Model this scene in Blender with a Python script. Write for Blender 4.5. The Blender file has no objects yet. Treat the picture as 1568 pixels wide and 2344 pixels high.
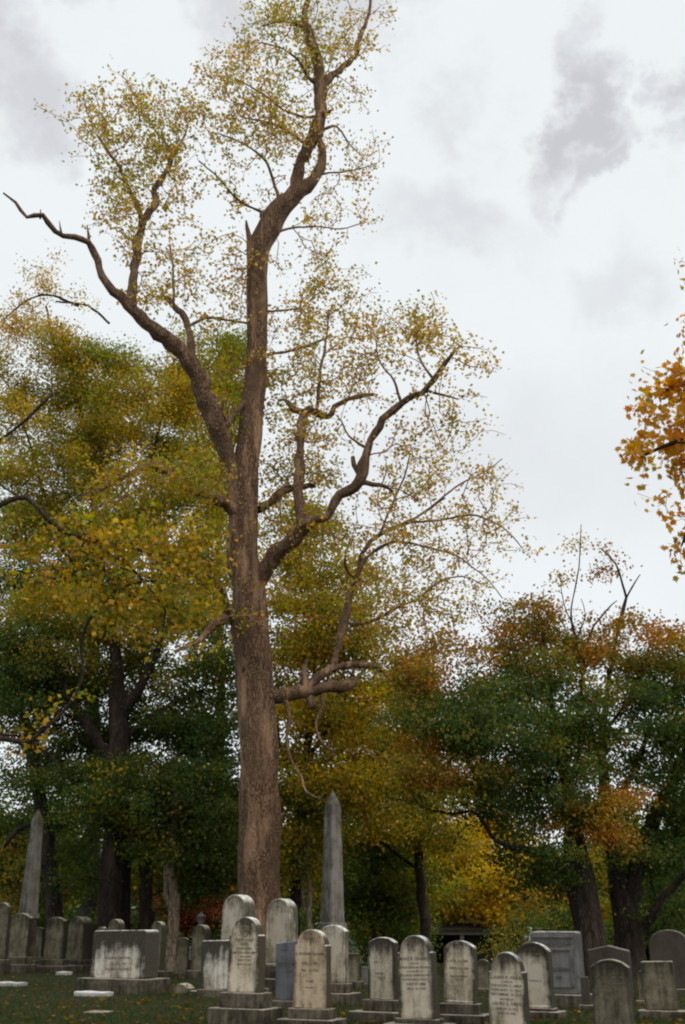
import bpy, bmesh, math, random
import numpy as np
from mathutils import Vector, noise as mnoise

random.seed(7)
RNG = np.random.default_rng(11)
R = math.radians
S = bpy.context.scene
COL = S.collection

# ------------------------------------------------------------------ camera
F = 2450.0                       # focal length in units of a 1568x2344 frame
PITCH = math.atan(938.0 / F)
EYE = 1.6
cd = bpy.data.cameras.new("camera")
cam = bpy.data.objects.new("camera", cd)
COL.objects.link(cam)
cd.sensor_fit = 'VERTICAL'
cd.sensor_height = 36.0
cd.lens = 36.0 * F / 2344.0
cd.clip_end = 3000
cam.location = (0, 0, EYE)
cam.rotation_euler = (R(90) + PITCH, 0, 0)
S.camera = cam

# ------------------------------------------------------------------ world: overcast sky with a few grey clouds
CP, SP = math.cos(PITCH), math.sin(PITCH)
def ray(X, Y):
    a = (X - 784.0); b = (1172.0 - Y)
    return np.array([a, F * CP - b * SP, F * SP + b * CP])
def W(X, Y, d):
    """point of the place seen at X, Y of the picture, d metres ahead of the camera"""
    r = ray(X, Y)
    t = d / r[1]
    return np.array([r[0] * t, d, EYE + r[2] * t])

SUN_EL, SUN_AZ = R(52), R(140)     # azimuth clockwise from +Y: behind the camera, to the right
w = bpy.data.worlds.new("World"); S.world = w; w.use_nodes = True
nt = w.node_tree; nt.nodes.clear()
def N(t, **k):
    n = nt.nodes.new(t)
    for a, b in k.items(): setattr(n, a, b)
    return n
def L(a, b): nt.links.new(a, b)
out = N('ShaderNodeOutputWorld'); bg = N('ShaderNodeBackground'); bg.inputs[1].default_value = 0.1
L(bg.outputs[0], out.inputs[0])
sky = N('ShaderNodeTexSky', sky_type='NISHITA'); sky.sun_disc = False
sky.sun_elevation = SUN_EL; sky.sun_rotation = SUN_AZ
tc = N('ShaderNodeTexCoord')
nz = N('ShaderNodeTexNoise'); nz.inputs['Scale'].default_value = 6.5; nz.inputs['Detail'].default_value = 8; nz.inputs['Roughness'].default_value = .62
L(tc.outputs['Generated'], nz.inputs['Vector'])
v1 = N('ShaderNodeVectorMath', operation='SUBTRACT'); L(nz.outputs['Color'], v1.inputs[0]); v1.inputs[1].default_value = (.5, .5, .5)
v2 = N('ShaderNodeVectorMath', operation='SCALE'); L(v1.outputs[0], v2.inputs[0]); v2.inputs['Scale'].default_value = .26
v3 = N('ShaderNodeVectorMath', operation='ADD'); L(tc.outputs['Generated'], v3.inputs[0]); L(v2.outputs[0], v3.inputs[1])
acc = None
# grey clouds: (X, Y, half-width, half-height, soft edge, strength)
for (X, Y, sx, sy, e, st) in [(1285, 240, 55, 150, .7, .95), (1300, 120, 75, 30, .6, .8), (1330, 400, 35, 80, .7, .8), (1500, 130, 70, 50, .7, .8), (1450, 160, 40, 60, .6, .6),
        (1540, 260, 60, 90, .7, .85), (1470, 300, 60, 40, .8, .7), (1060, 310, 50, 70, 1.0, .45), (990, 140, 60, 50, 1.0, .3), (1020, 560, 170, 60, .9, .50), (1400, 690, 90, 60, .9, .35),
        (30, 250, 110, 90, .8, .75), (10, 60, 90, 110, 1.0, .9), (120, 330, 60, 50, .9, .5), (540, 40, 100, 60, .8, .65), (380, 0, 240, 30, 1.0, .5), (870, 10, 150, 60, .8, .6),
        (1240, 1080, 420, 170, .9, .28), (1150, 1180, 150, 50, .9, .2)]:
    r = ray(X, Y); k = np.linalg.norm(r); c = r / k
    s1 = N('ShaderNodeVectorMath', operation='SUBTRACT'); L(v3.outputs[0], s1.inputs[0]); s1.inputs[1].default_value = tuple(c)
    s2 = N('ShaderNodeVectorMath', operation='MULTIPLY'); L(s1.outputs[0], s2.inputs[0])
    s2.inputs[1].default_value = (k / sx, k / sy * .5, k / sy)
    ln = N('ShaderNodeVectorMath', operation='LENGTH'); L(s2.outputs[0], ln.inputs[0])
    mr = N('ShaderNodeMapRange', interpolation_type='SMOOTHSTEP'); L(ln.outputs['Value'], mr.inputs[0])
    mr.inputs[1].default_value = 1 + e; mr.inputs[2].default_value = max(0, 1 - e); mr.inputs[3].default_value = 0; mr.inputs[4].default_value = st
    if acc is None: acc = mr.outputs[0]
    else:
        mx = N('ShaderNodeMath', operation='MAXIMUM'); L(acc, mx.inputs[0]); L(mr.outputs[0], mx.inputs[1]); acc = mx.outputs[0]
nz2 = N('ShaderNodeTexNoise'); nz2.inputs['Scale'].default_value = 3.2; nz2.inputs['Detail'].default_value = 6
L(v3.outputs[0], nz2.inputs['Vector'])
m2 = N('ShaderNodeMapRange'); L(nz2.outputs[0], m2.inputs[0]); m2.inputs[1].default_value = .42; m2.inputs[2].default_value = .75; m2.inputs[3].default_value = 0; m2.inputs[4].default_value = .13
ad = N('ShaderNodeMath', operation='ADD', use_clamp=True); L(acc, ad.inputs[0]); L(m2.outputs[0], ad.inputs[1])
cm = N('ShaderNodeMix', data_type='RGBA'); L(ad.outputs[0], cm.inputs[0])
cm.inputs[6].default_value = (9.0, 9.45, 9.65, 1); cm.inputs[7].default_value = (6.15, 6.15, 6.5, 1)
cv = N('ShaderNodeMix', data_type='RGBA'); cv.inputs[0].default_value = .96; L(sky.outputs[0], cv.inputs[6]); L(cm.outputs[2], cv.inputs[7])
L(cv.outputs[2], bg.inputs[0])

sd = bpy.data.lights.new("sun", 'SUN'); sun = bpy.data.objects.new("sun", sd); COL.objects.link(sun)
sd.energy = 1.5; sd.angle = R(16); sd.color = (1, .91, .78)
sdir = Vector((math.sin(SUN_AZ) * math.cos(SUN_EL), math.cos(SUN_AZ) * math.cos(SUN_EL), math.sin(SUN_EL)))
sun.rotation_euler = sdir.to_track_quat('Z', 'Y').to_euler(); sun.location = (10, -20, 60)

S.view_settings.view_transform = 'Standard'; S.view_settings.look = 'None'
S.view_settings.exposure = 0.0; S.view_settings.gamma = 1.0
S.cycles.filter_width = 2.1
S.cycles.max_bounces = 8; S.cycles.transparent_max_bounces = 8

# ------------------------------------------------------------------ materials
def newmat(name):
    m = bpy.data.materials.new(name); m.use_nodes = True
    t = m.node_tree; t.nodes.clear()
    o = t.nodes.new('ShaderNodeOutputMaterial')
    def n(ty, **k):
        q = t.nodes.new(ty)
        for a, b in k.items():
            if a.startswith('i_'):
                q.inputs[a[2:].replace('_', ' ')].default_value = b
            else: setattr(q, a, b)
        return q
    return m, t, o, n
def rng(n, t, src, a, b, c, d, smooth=False):
    q = n('ShaderNodeMapRange')
    if smooth: q.interpolation_type = 'SMOOTHSTEP'
    t.links.new(src, q.inputs[0])
    for i, v in enumerate((a, b, c, d)): q.inputs[i + 1].default_value = v
    return q.outputs[0]
def mix(n, t, fac, a, b, blend='MIX'):
    q = n('ShaderNodeMix', data_type='RGBA'); q.blend_type = blend
    for s, v in ((0, fac), (6, a), (7, b)):
        if isinstance(v, (int, float)): q.inputs[s].default_value = v
        elif isinstance(v, tuple): q.inputs[s].default_value = (*v, 1)
        else: t.links.new(v, q.inputs[s])
    return q.outputs[2]
def math_(n, t, op, a, b=None, clamp=False):
    q = n('ShaderNodeMath', operation=op, use_clamp=clamp)
    for s, v in ((0, a), (1, b)):
        if v is None: continue
        if isinstance(v, (int, float)): q.inputs[s].default_value = v
        else: t.links.new(v, q.inputs[s])
    return q.outputs[0]
def finish(m, t, o, n, col, rough=.9, bump=None, bs=.5, bd=.01, spec=.25):
    b = n('ShaderNodeBsdfPrincipled'); b.inputs['Roughness'].default_value = rough
    b.inputs['Specular IOR Level'].default_value = spec
    if isinstance(col, tuple): b.inputs['Base Color'].default_value = (*col, 1)
    else: t.links.new(col, b.inputs['Base Color'])
    if bump is not None:
        q = n('ShaderNodeBump'); q.inputs['Strength'].default_value = bs; q.inputs['Distance'].default_value = bd
        t.links.new(bump, q.inputs['Height']); t.links.new(q.outputs[0], b.inputs['Normal'])
    t.links.new(b.outputs[0], o.inputs[0])
    return m
def objvec(n, t, scale=(1, 1, 1), rand=True):
    c = n('ShaderNodeTexCoord'); mp = n('ShaderNodeMapping'); mp.inputs['Scale'].default_value = scale
    t.links.new(c.outputs['Object'], mp.inputs[0])
    if rand:
        oi = n('ShaderNodeObjectInfo'); s = n('ShaderNodeVectorMath', operation='SCALE'); s.inputs[0].default_value = (37, 19, 53)
        t.links.new(oi.outputs['Random'], s.inputs['Scale'])
        t.links.new(s.outputs[0], mp.inputs['Location'])
    return c, mp.outputs[0]

def stone_mat(name, clean, dark, stain=.5, top=.5, side=.6, edge=.5, lichen=(.16, .15, .07), low=0.0, tz=.62):
    """weathered marble or granite: pale where rain washes it, black growth on caps, edges and sides, in running streaks"""
    m, t, o, n = newmat(name)
    c, v = objvec(n, t, (1, 1, 1))
    c2, vs = objvec(n, t, (13, 13, 1.3))
    a = n('ShaderNodeTexNoise', i_Scale=2.2, i_Detail=6.0, i_Roughness=.6); t.links.new(v, a.inputs[0])
    st = n('ShaderNodeTexNoise', i_Scale=1.0, i_Detail=4.0, i_Roughness=.55); t.links.new(vs, st.inputs[0])
    fine = n('ShaderNodeTexNoise', i_Scale=38.0, i_Detail=5.0, i_Roughness=.7); t.links.new(v, fine.inputs[0])
    sx = n('ShaderNodeSeparateXYZ'); t.links.new(c.outputs['Generated'], sx.inputs[0])
    nx = n('ShaderNodeSeparateXYZ'); t.links.new(c.outputs['Normal'], nx.inputs[0])
    topg = rng(n, t, sx.outputs[2], tz, 1.0, 0, top, True)
    lowg = rng(n, t, sx.outputs[2], .12, .0, 0, low, True)
    ex = math_(n, t, 'ABSOLUTE', math_(n, t, 'SUBTRACT', sx.outputs[0], .5))
    edg = rng(n, t, ex, .32, .5, 0, edge, True)
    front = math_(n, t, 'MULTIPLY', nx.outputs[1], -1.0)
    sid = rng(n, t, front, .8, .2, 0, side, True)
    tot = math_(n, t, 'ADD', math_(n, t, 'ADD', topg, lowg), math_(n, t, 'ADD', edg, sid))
    str_ = rng(n, t, st.outputs[0], .36, .66, -.22, .30)
    blot = rng(n, t, a.outputs[0], .33, .68, -.32, .32)
    mid = n('ShaderNodeTexNoise', i_Scale=9.0, i_Detail=6.0, i_Roughness=.7); t.links.new(v, mid.inputs[0])
    fi = math_(n, t, 'ADD', rng(n, t, fine.outputs[0], .3, .7, -.18, .18), rng(n, t, mid.outputs[0], .3, .7, -.22, .22))
    tot = math_(n, t, 'ADD', tot, math_(n, t, 'ADD', str_, math_(n, t, 'ADD', blot, fi)))
    tot = math_(n, t, 'ADD', tot, stain - .5)
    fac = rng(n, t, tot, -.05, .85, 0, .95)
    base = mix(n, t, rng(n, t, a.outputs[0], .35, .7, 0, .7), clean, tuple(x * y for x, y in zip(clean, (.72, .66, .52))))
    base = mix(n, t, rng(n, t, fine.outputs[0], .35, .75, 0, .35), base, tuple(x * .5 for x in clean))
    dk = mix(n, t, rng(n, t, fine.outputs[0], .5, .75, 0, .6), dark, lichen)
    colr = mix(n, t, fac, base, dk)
    # painted highlight: overhead light put into the colour of faces that look up
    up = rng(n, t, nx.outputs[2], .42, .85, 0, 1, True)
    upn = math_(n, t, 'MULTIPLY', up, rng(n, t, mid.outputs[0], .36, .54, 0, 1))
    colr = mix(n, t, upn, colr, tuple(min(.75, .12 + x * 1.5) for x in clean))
    return finish(m, t, o, n, colr, .92, fine.outputs[0], .55, .012)

marble = (.70, .61, .48)
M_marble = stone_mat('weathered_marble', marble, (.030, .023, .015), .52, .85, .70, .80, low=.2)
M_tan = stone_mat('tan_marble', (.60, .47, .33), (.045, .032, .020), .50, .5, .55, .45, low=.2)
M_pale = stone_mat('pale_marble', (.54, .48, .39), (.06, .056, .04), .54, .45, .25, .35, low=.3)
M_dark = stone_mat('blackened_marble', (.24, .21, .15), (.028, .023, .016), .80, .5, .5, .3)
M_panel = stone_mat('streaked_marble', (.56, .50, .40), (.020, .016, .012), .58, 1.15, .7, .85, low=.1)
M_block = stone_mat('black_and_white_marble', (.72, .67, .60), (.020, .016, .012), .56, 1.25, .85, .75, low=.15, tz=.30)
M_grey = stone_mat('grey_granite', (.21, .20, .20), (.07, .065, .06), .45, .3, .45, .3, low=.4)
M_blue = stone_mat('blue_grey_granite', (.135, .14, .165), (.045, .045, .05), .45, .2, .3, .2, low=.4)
M_obel = stone_mat('obelisk_marble', (.25, .235, .215), (.055, .047, .038), .56, .30, .42, .1, low=.25)  # mild staining; side term also puts the left face's shade into the colour
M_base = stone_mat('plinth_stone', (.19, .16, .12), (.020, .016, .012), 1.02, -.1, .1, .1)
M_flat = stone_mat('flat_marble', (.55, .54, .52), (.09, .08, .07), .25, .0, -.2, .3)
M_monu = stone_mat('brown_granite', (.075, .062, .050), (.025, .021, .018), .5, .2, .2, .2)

m, t, o, n = newmat('carved_letters'); c, v = objvec(n, t)
q = n('ShaderNodeTexNoise', i_Scale=14.0, i_Detail=3.0); t.links.new(v, q.inputs[0])
M_letter = finish(m, t, o, n, mix(n, t, rng(n, t, q.outputs[0], .35, .65, 0, 1), (.085, .065, .046), (.26, .21, .16)), .95)
m, t, o, n = newmat('cut_letters_grey'); M_letter_grey = finish(m, t, o, n, (.07, .07, .09), .95)

def bark_mat(name, c1, c2, sc=1.0, moss=None):
    m, t, o, n = newmat(name)
    c, v = objvec(n, t, (1, 1, .16), False)
    wv = n('ShaderNodeTexNoise', i_Scale=1.2 * sc, i_Detail=3.0); t.links.new(c.outputs['Object'], wv.inputs[0])
    vm = n('ShaderNodeVectorMath', operation='MULTIPLY_ADD'); t.links.new(wv.outputs['Color'], vm.inputs[0]); vm.inputs[1].default_value = (.25, .25, .25); t.links.new(v, vm.inputs[2])
    f = n('ShaderNodeTexNoise', i_Scale=16.0 * sc, i_Detail=6.0, i_Roughness=.65); t.links.new(vm.outputs[0], f.inputs[0])
    vo = n('ShaderNodeTexVoronoi', i_Scale=14.0 * sc); vo.feature = 'DISTANCE_TO_EDGE'; t.links.new(vm.outputs[0], vo.inputs['Vector'])
    ed = rng(n, t, vo.outputs['Distance'], 0, .28, 0, 1)
    big = n('ShaderNodeTexNoise', i_Scale=.8, i_Detail=4.0); t.links.new(c.outputs['Object'], big.inputs[0])
    h = math_(n, t, 'MULTIPLY', ed, f.outputs[0])
    col = mix(n, t, rng(n, t, h, .12, .55, 0, 1), c2, c1)
    col = mix(n, t, rng(n, t, big.outputs[0], .42, .66, 0, .6), col, tuple(x * .5 for x in c1))
    b2 = n('ShaderNodeTexNoise', i_Scale=2.6, i_Detail=5.0, i_Roughness=.65); t.links.new(vm.outputs[0], b2.inputs[0])
    col = mix(n, t, rng(n, t, b2.outputs[0], .50, .68, 0, .65), col, tuple(min(.6, x * 1.75) for x in c1))
    if moss: col = mix(n, t, rng(n, t, big.outputs[0], .52, .66, 0, .5), col, moss)
    return finish(m, t, o, n, col, .95, h, 1.0, .035)
M_bark = bark_mat('tulip_bark', (.29, .178, .108), (.055, .030, .018), 1.5)
M_bark_dark = bark_mat('maple_bark', (.060, .042, .032), (.018, .012, .009))
M_bark_pale = bark_mat('peeled_bark', (.34, .27, .20), (.12, .085, .06))
m, t, o, n = newmat('twig'); M_twig = finish(m, t, o, n, (.30, .13, .10), .9)
m, t, o, n = newmat('twig_dark'); M_twig_dark = finish(m, t, o, n, (.045, .032, .025), .9)

def leaf_mat(name, trans=.45):
    m, t, o, n = newmat(name)
    at = n('ShaderNodeAttribute'); at.attribute_name = 'leaf_tint'
    d = n('ShaderNodeBsdfDiffuse'); tr = n('ShaderNodeBsdfTranslucent'); gl = n('ShaderNodeBsdfGlossy'); gl.inputs['Roughness'].default_value = .5
    sat = n('ShaderNodeHueSaturation'); sat.inputs['Saturation'].default_value = 1.1; sat.inputs['Value'].default_value = 1.75
    t.links.new(at.outputs['Color'], d.inputs[0]); t.links.new(at.outputs['Color'], sat.inputs['Color']); t.links.new(sat.outputs[0], tr.inputs[0])
    gl.inputs[0].default_value = (.5, .5, .5, 1)
    m1 = n('ShaderNodeMixShader'); m1.inputs[0].default_value = trans; t.links.new(d.outputs[0], m1.inputs[1]); t.links.new(tr.outputs[0], m1.inputs[2])
    m2 = n('ShaderNodeMixShader'); m2.inputs[0].default_value = .025; t.links.new(m1.outputs[0], m2.inputs[1]); t.links.new(gl.outputs[0], m2.inputs[2])
    t.links.new(m2.outputs[0], o.inputs[0])
    return m
M_leaf = leaf_mat('autumn_leaves')

# ------------------------------------------------------------------ object helpers
def link(name, me, m=None, parent=None):
    o = bpy.data.objects.new(name, me); COL.objects.link(o)
    if m is not None: me.materials.append(m)
    if parent is not None: o.parent = parent
    return o
def tag(o, label=None, cat=None, group=None, kind=None):
    if label: o['label'] = label
    if cat: o['category'] = cat
    if group: o['group'] = group
    if kind: o['kind'] = kind
    return o
def thing(name, label, cat, loc=(0, 0, 0), rz=0, group=None):
    o = bpy.data.objects.new(name, None); COL.objects.link(o)
    o.location = loc; o.rotation_euler = (0, 0, rz); o.empty_display_size = .2
    return tag(o, label, cat, group)
def bm_obj(name, bm, m, parent=None, smooth=False):
    me = bpy.data.meshes.new(name)
    bmesh.ops.recalc_face_normals(bm, faces=bm.faces)
    bm.to_mesh(me); bm.free()
    if smooth: me.shade_smooth()
    return link(name, me, m, parent)
def np_mesh(name, verts, tris, m, parent=None, cols=None, smooth=False):
    me = bpy.data.meshes.new(name); nf, k = tris.shape
    me.vertices.add(len(verts)); me.vertices.foreach_set('co', np.asarray(verts, np.float32).ravel())
    me.loops.add(nf * k); me.loops.foreach_set('vertex_index', tris.astype(np.int32).ravel())
    me.polygons.add(nf); me.polygons.foreach_set('loop_start', np.arange(nf, dtype=np.int32) * k)
    me.update(calc_edges=True)
    if cols is not None:
        a = me.color_attributes.new('leaf_tint', 'FLOAT_COLOR', 'POINT')
        c4 = np.ones((len(verts), 4), np.float32); c4[:, :3] = cols
        a.data.foreach_set('color', c4.ravel())
    if smooth: me.shade_smooth()
    return link(name, me, m, parent)

def box(bm, cx, cy, z0, z1, wx, wy, bev=0.0, taper=1.0):
    vs = []
    for z, k in ((z0, 1.0), (z1, taper)):
        for sx, sy in ((-1, -1), (1, -1), (1, 1), (-1, 1)):
            vs.append(bm.verts.new((cx + sx * wx / 2 * k, cy + sy * wy / 2 * k, z)))
    fs = [bm.faces.new([vs[i] for i in q]) for q in ((3, 2, 1, 0), (4, 5, 6, 7), (0, 1, 5, 4), (1, 2, 6, 5), (2, 3, 7, 6), (3, 0, 4, 7))]
    if bev:
        es = {e for f in fs for e in f.edges}
        bmesh.ops.bevel(bm, geom=list(es), offset=bev, segments=2, affect='EDGES', profile=.6)

# ------------------------------------------------------------------ ground
def gz(x, y):
    z = 0.0
    if y > 46:
        s = min(1, (y - 46) / 45.0); z -= 3.2 * s * s * (3 - 2 * s)
    z += .05 * math.sin(x * .35 + 1) * math.sin(y * .21) * min(1, max(0, (y - 5) / 20))
    return z
xs = sorted(set([-600, -300, -150, -80] + list(np.arange(-50, 50.1, 1.0)) + [80, 150, 300, 600]))
ys = sorted(set([-60, -30, -10] + list(np.arange(0, 100.1, 1.0)) + [120, 150, 200, 300, 500, 900, 1500]))
gv = np.array([(x, y, gz(x, y)) for y in ys for x in xs]); nx_ = len(xs)
gq = np.array([(j * nx_ + i, j * nx_ + i + 1, (j + 1) * nx_ + i + 1, (j + 1) * nx_ + i) for j in range(len(ys) - 1) for i in range(nx_ - 1)])
m, t, o, n = newmat('lawn'); c, v = objvec(n, t, rand=False)
a = n('ShaderNodeTexNoise', i_Scale=.7, i_Detail=5.0); t.links.new(v, a.inputs[0])
b = n('ShaderNodeTexNoise', i_Scale=30.0, i_Detail=4.0); t.links.new(v, b.inputs[0])
cl = mix(n, t, rng(n, t, a.outputs[0], .35, .65, 0, 1), (.018, .030, .007), (.034, .030, .010))
cl = mix(n, t, rng(n, t, b.outputs[0], .45, .7, 0, .7), cl, (.010, .012, .004))
g = np_mesh('ground', gv, gq, finish(m, t, o, n, cl, 1.0, b.outputs[0], .8, .03), smooth=True); tag(g, kind='structure')

# ------------------------------------------------------------------ gravestones
def outline(style, w, h, k=None):
    """front outline in x, z, counter-clockwise from bottom left"""
    hw = w / 2; P = [(-hw, 0), (hw, 0)]
    def arc(cx, cz, rx, rz, a0, a1, n):
        return [(cx + rx * math.cos(a0 + (a1 - a0) * i / n), cz + rz * math.sin(a0 + (a1 - a0) * i / n)) for i in range(n + 1)]
    if style == 'round':
        rz = (k or .5) * w; P += arc(0, h - rz, hw * .985, rz, 0, math.pi, 22)
    elif style == 'shoulder':              # a round head set in on small square shoulders
        rz = (k or .42) * w; sh = h - rz * 1.02; P += [(hw * .985, sh)]; P += arc(0, sh, hw * .86, rz, 0, math.pi, 22); P += [(-hw * .985, sh)]
    elif style == 'segment':
        s = (k or .16) * w; rad = (hw * hw + s * s) / (2 * s); a = math.asin(hw / rad)
        P += [(rad * math.sin(a - 2 * a * i / 16), h - rad + rad * math.cos(a - 2 * a * i / 16)) for i in range(17)]
    elif style == 'cap':                   # segmental head over small cut-in ears
        s = (k or .15) * w; rad = ((hw * .93) ** 2 + s * s) / (2 * s); a = math.asin(hw * .93 / rad)
        P += [(hw, h - s - .05 * w)]
        P += [(rad * math.sin(a - 2 * a * i / 14), h - rad + rad * math.cos(a - 2 * a * i / 14)) for i in range(15)]
        P += [(-hw, h - s - .05 * w)]
    elif style == 'pediment':
        s = (k or .1) * w; P += [(hw, h - s), (hw * .93, h - s * .93), (0, h), (-hw * .93, h - s * .93), (-hw, h - s)]
    elif style == 'slant':                 # flat head higher at one end
        P += [(hw, h), (-hw, h - (k or .1) * w)]
    else:
        r = .06 * w; P += arc(hw - r, h - r, r, r, 0, math.pi / 2, 4) + arc(-hw + r, h - r, r, r, math.pi / 2, math.pi, 4)
    return P

def slab_bm(P, th, taper=.03, bevel=.012, rim=None, rough=0.0, h=1):
    bm = bmesh.new()
    zs = max(z for x, z in P)
    vs = [bm.verts.new((x * (1 - taper * z / zs), -th / 2, z)) for x, z in P]
    f = bm.faces.new(vs); f.normal_update()
    ext = bmesh.ops.extrude_face_region(bm, geom=[f])
    nv = [v for v in ext['geom'] if isinstance(v, bmesh.types.BMVert)]
    for v in nv: v.co.y += th
    bmesh.ops.recalc_face_normals(bm, faces=bm.faces)
    front = [q for q in bm.faces if len(q.verts) > 4 and q.calc_center_median().y < 0] if len(P) > 4 else [min(bm.faces, key=lambda q: q.calc_center_median().y)]
    if rim:
        bmesh.ops.inset_region(bm, faces=front, thickness=rim[0], depth=0)
        bmesh.ops.inset_region(bm, faces=front, thickness=.008, depth=-rim[1])
    es = [e for e in bm.edges if len(e.link_faces) == 2 and e.calc_face_angle(0) > R(50) and not (rim and all(v.co.y < -th / 2 + .0005 and False for v in e.verts))]
    if bevel: bmesh.ops.bevel(bm, geom=es, offset=bevel, segments=3, affect='EDGES', profile=.55, clamp_overlap=True)
    if rough:
        for v in bm.verts:
            q = v.co * 7; v.co += Vector((mnoise.noise(q), mnoise.noise(q + Vector((9, 0, 0))), mnoise.noise(q + Vector((0, 9, 0))))) * rough
    return bm

def words(name, lines, parent, y, m, depth=.004):
    """lines: (text, x, z, cap height, max width) -> one thin mesh of letters standing just proud of the face"""
    bms = bmesh.new()
    for (s, x, z, ch, mw) in lines:
        cu = bpy.data.curves.new('lettering', 'FONT'); cu.body = s; cu.size = ch / .70; cu.extrude = .0012; cu.align_x = 'CENTER'
        cu.space_character = 1.12; cu.offset = ch * .03; cu.resolution_u = 3
        ob = bpy.data.objects.new('lettering', cu); COL.objects.link(ob)
        bpy.context.view_layer.update()
        wd = ob.dimensions.x; k = min(1.0, mw / wd) if wd > 0 else 1
        me = ob.to_mesh(); b2 = bmesh.new(); b2.from_mesh(me)
        for v in b2.verts: v.co = Vector((v.co.x * k + x, y - .0005 - v.co.z, v.co.y + z))
        tmp = bpy.data.meshes.new('t'); b2.to_mesh(tmp); b2.free(); bms.from_mesh(tmp); bpy.data.meshes.remove(tmp)
        ob.to_mesh_clear(); bpy.data.objects.remove(ob); bpy.data.curves.remove(cu)
    return bm_obj(name, bms, m, parent)

def cross_bm(x, z, h, w, y, t=.004, arms='latin'):
    bm = bmesh.new(); k = h * .10
    def b(cx, z0, z1, wx):
        vs = [bm.verts.new((cx + sx * wx / 2, yy, zz)) for yy in (y, y - t) for sx, zz in ((-1, z0), (1, z0), (1, z1), (-1, z1))]
        for q in ((0, 1, 2, 3), (4, 5, 6, 7), (0, 1, 5, 4), (1, 2, 6, 5), (2, 3, 7, 6), (3, 0, 4, 7)): bm.faces.new([vs[i] for i in q])
    if arms == 'latin':
        b(x, z, z + h, k); b(x - w / 4 - k / 4, z + h * .66, z + h * .76, w / 2 - k / 2); b(x + w / 4 + k / 4, z + h * .66, z + h * .76, w / 2 - k / 2)
    else:                                   # outlined cross: a thin-lined latin cross
        e = k * .28
        b(x - k, z, z + h * .62, e); b(x + k, z, z + h * .62, e); b(x, z - e, z, 2 * k + e)
        b(x - k - w * .22, z + h * .62, z + h * .62 + e, w * .44); b(x + k + w * .22, z + h * .62, z + h * .62 + e, w * .44)
        b(x - k - w * .44, z + h * .62 + e, z + h * .82, e); b(x + k + w * .44, z + h * .62 + e, z + h * .82, e)
        b(x, z + h * .82, z + h * .82 + e, 2 * k + w * .88); b(x, z + h * .82 + e, z + h, k * 1.6)
    return bm
def rosette_bm(x, z, r, y, t=.004):
    bm = bmesh.new()
    def ring(cx, cz, rr, e, a0=0, a1=2 * math.pi, n=16):
        pr = None
        for i in range(n + 1):
            a = a0 + (a1 - a0) * i / n; q = []
            for rad in (rr, rr - e):
                for yy in (y, y - t): q.append(bm.verts.new((cx + rad * math.cos(a), yy, cz + rad * math.sin(a))))
            if pr:
                for i0, i1 in ((0, 1), (1, 3), (3, 2), (2, 0)): bm.faces.new((pr[i0], pr[i1], q[i1], q[i0]))
            pr = q
    ring(x, z + r * .1, r, r * .14, 0, math.pi); ring(x, z - r * .1, r * .92, r * .14, math.pi, 2 * math.pi)
    for k in range(4): ring(x + r * .42 * math.cos(.8 + k * math.pi / 2), z + r * .42 * math.sin(.8 + k * math.pi / 2), r * .33, r * .12)
    b0 = [bm.verts.new((x + sx * r * 1.1, yy, z + sz * r * .09)) for yy in (y, y - t) for sx, sz in ((-1, -1), (1, -1), (1, 1), (-1, 1))]
    for q in ((0, 1, 2, 3), (4, 5, 6, 7), (0, 1, 5, 4), (1, 2, 6, 5), (2, 3, 7, 6), (3, 0, 4, 7)): bm.faces.new([b0[i] for i in q])
    return bm

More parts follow.
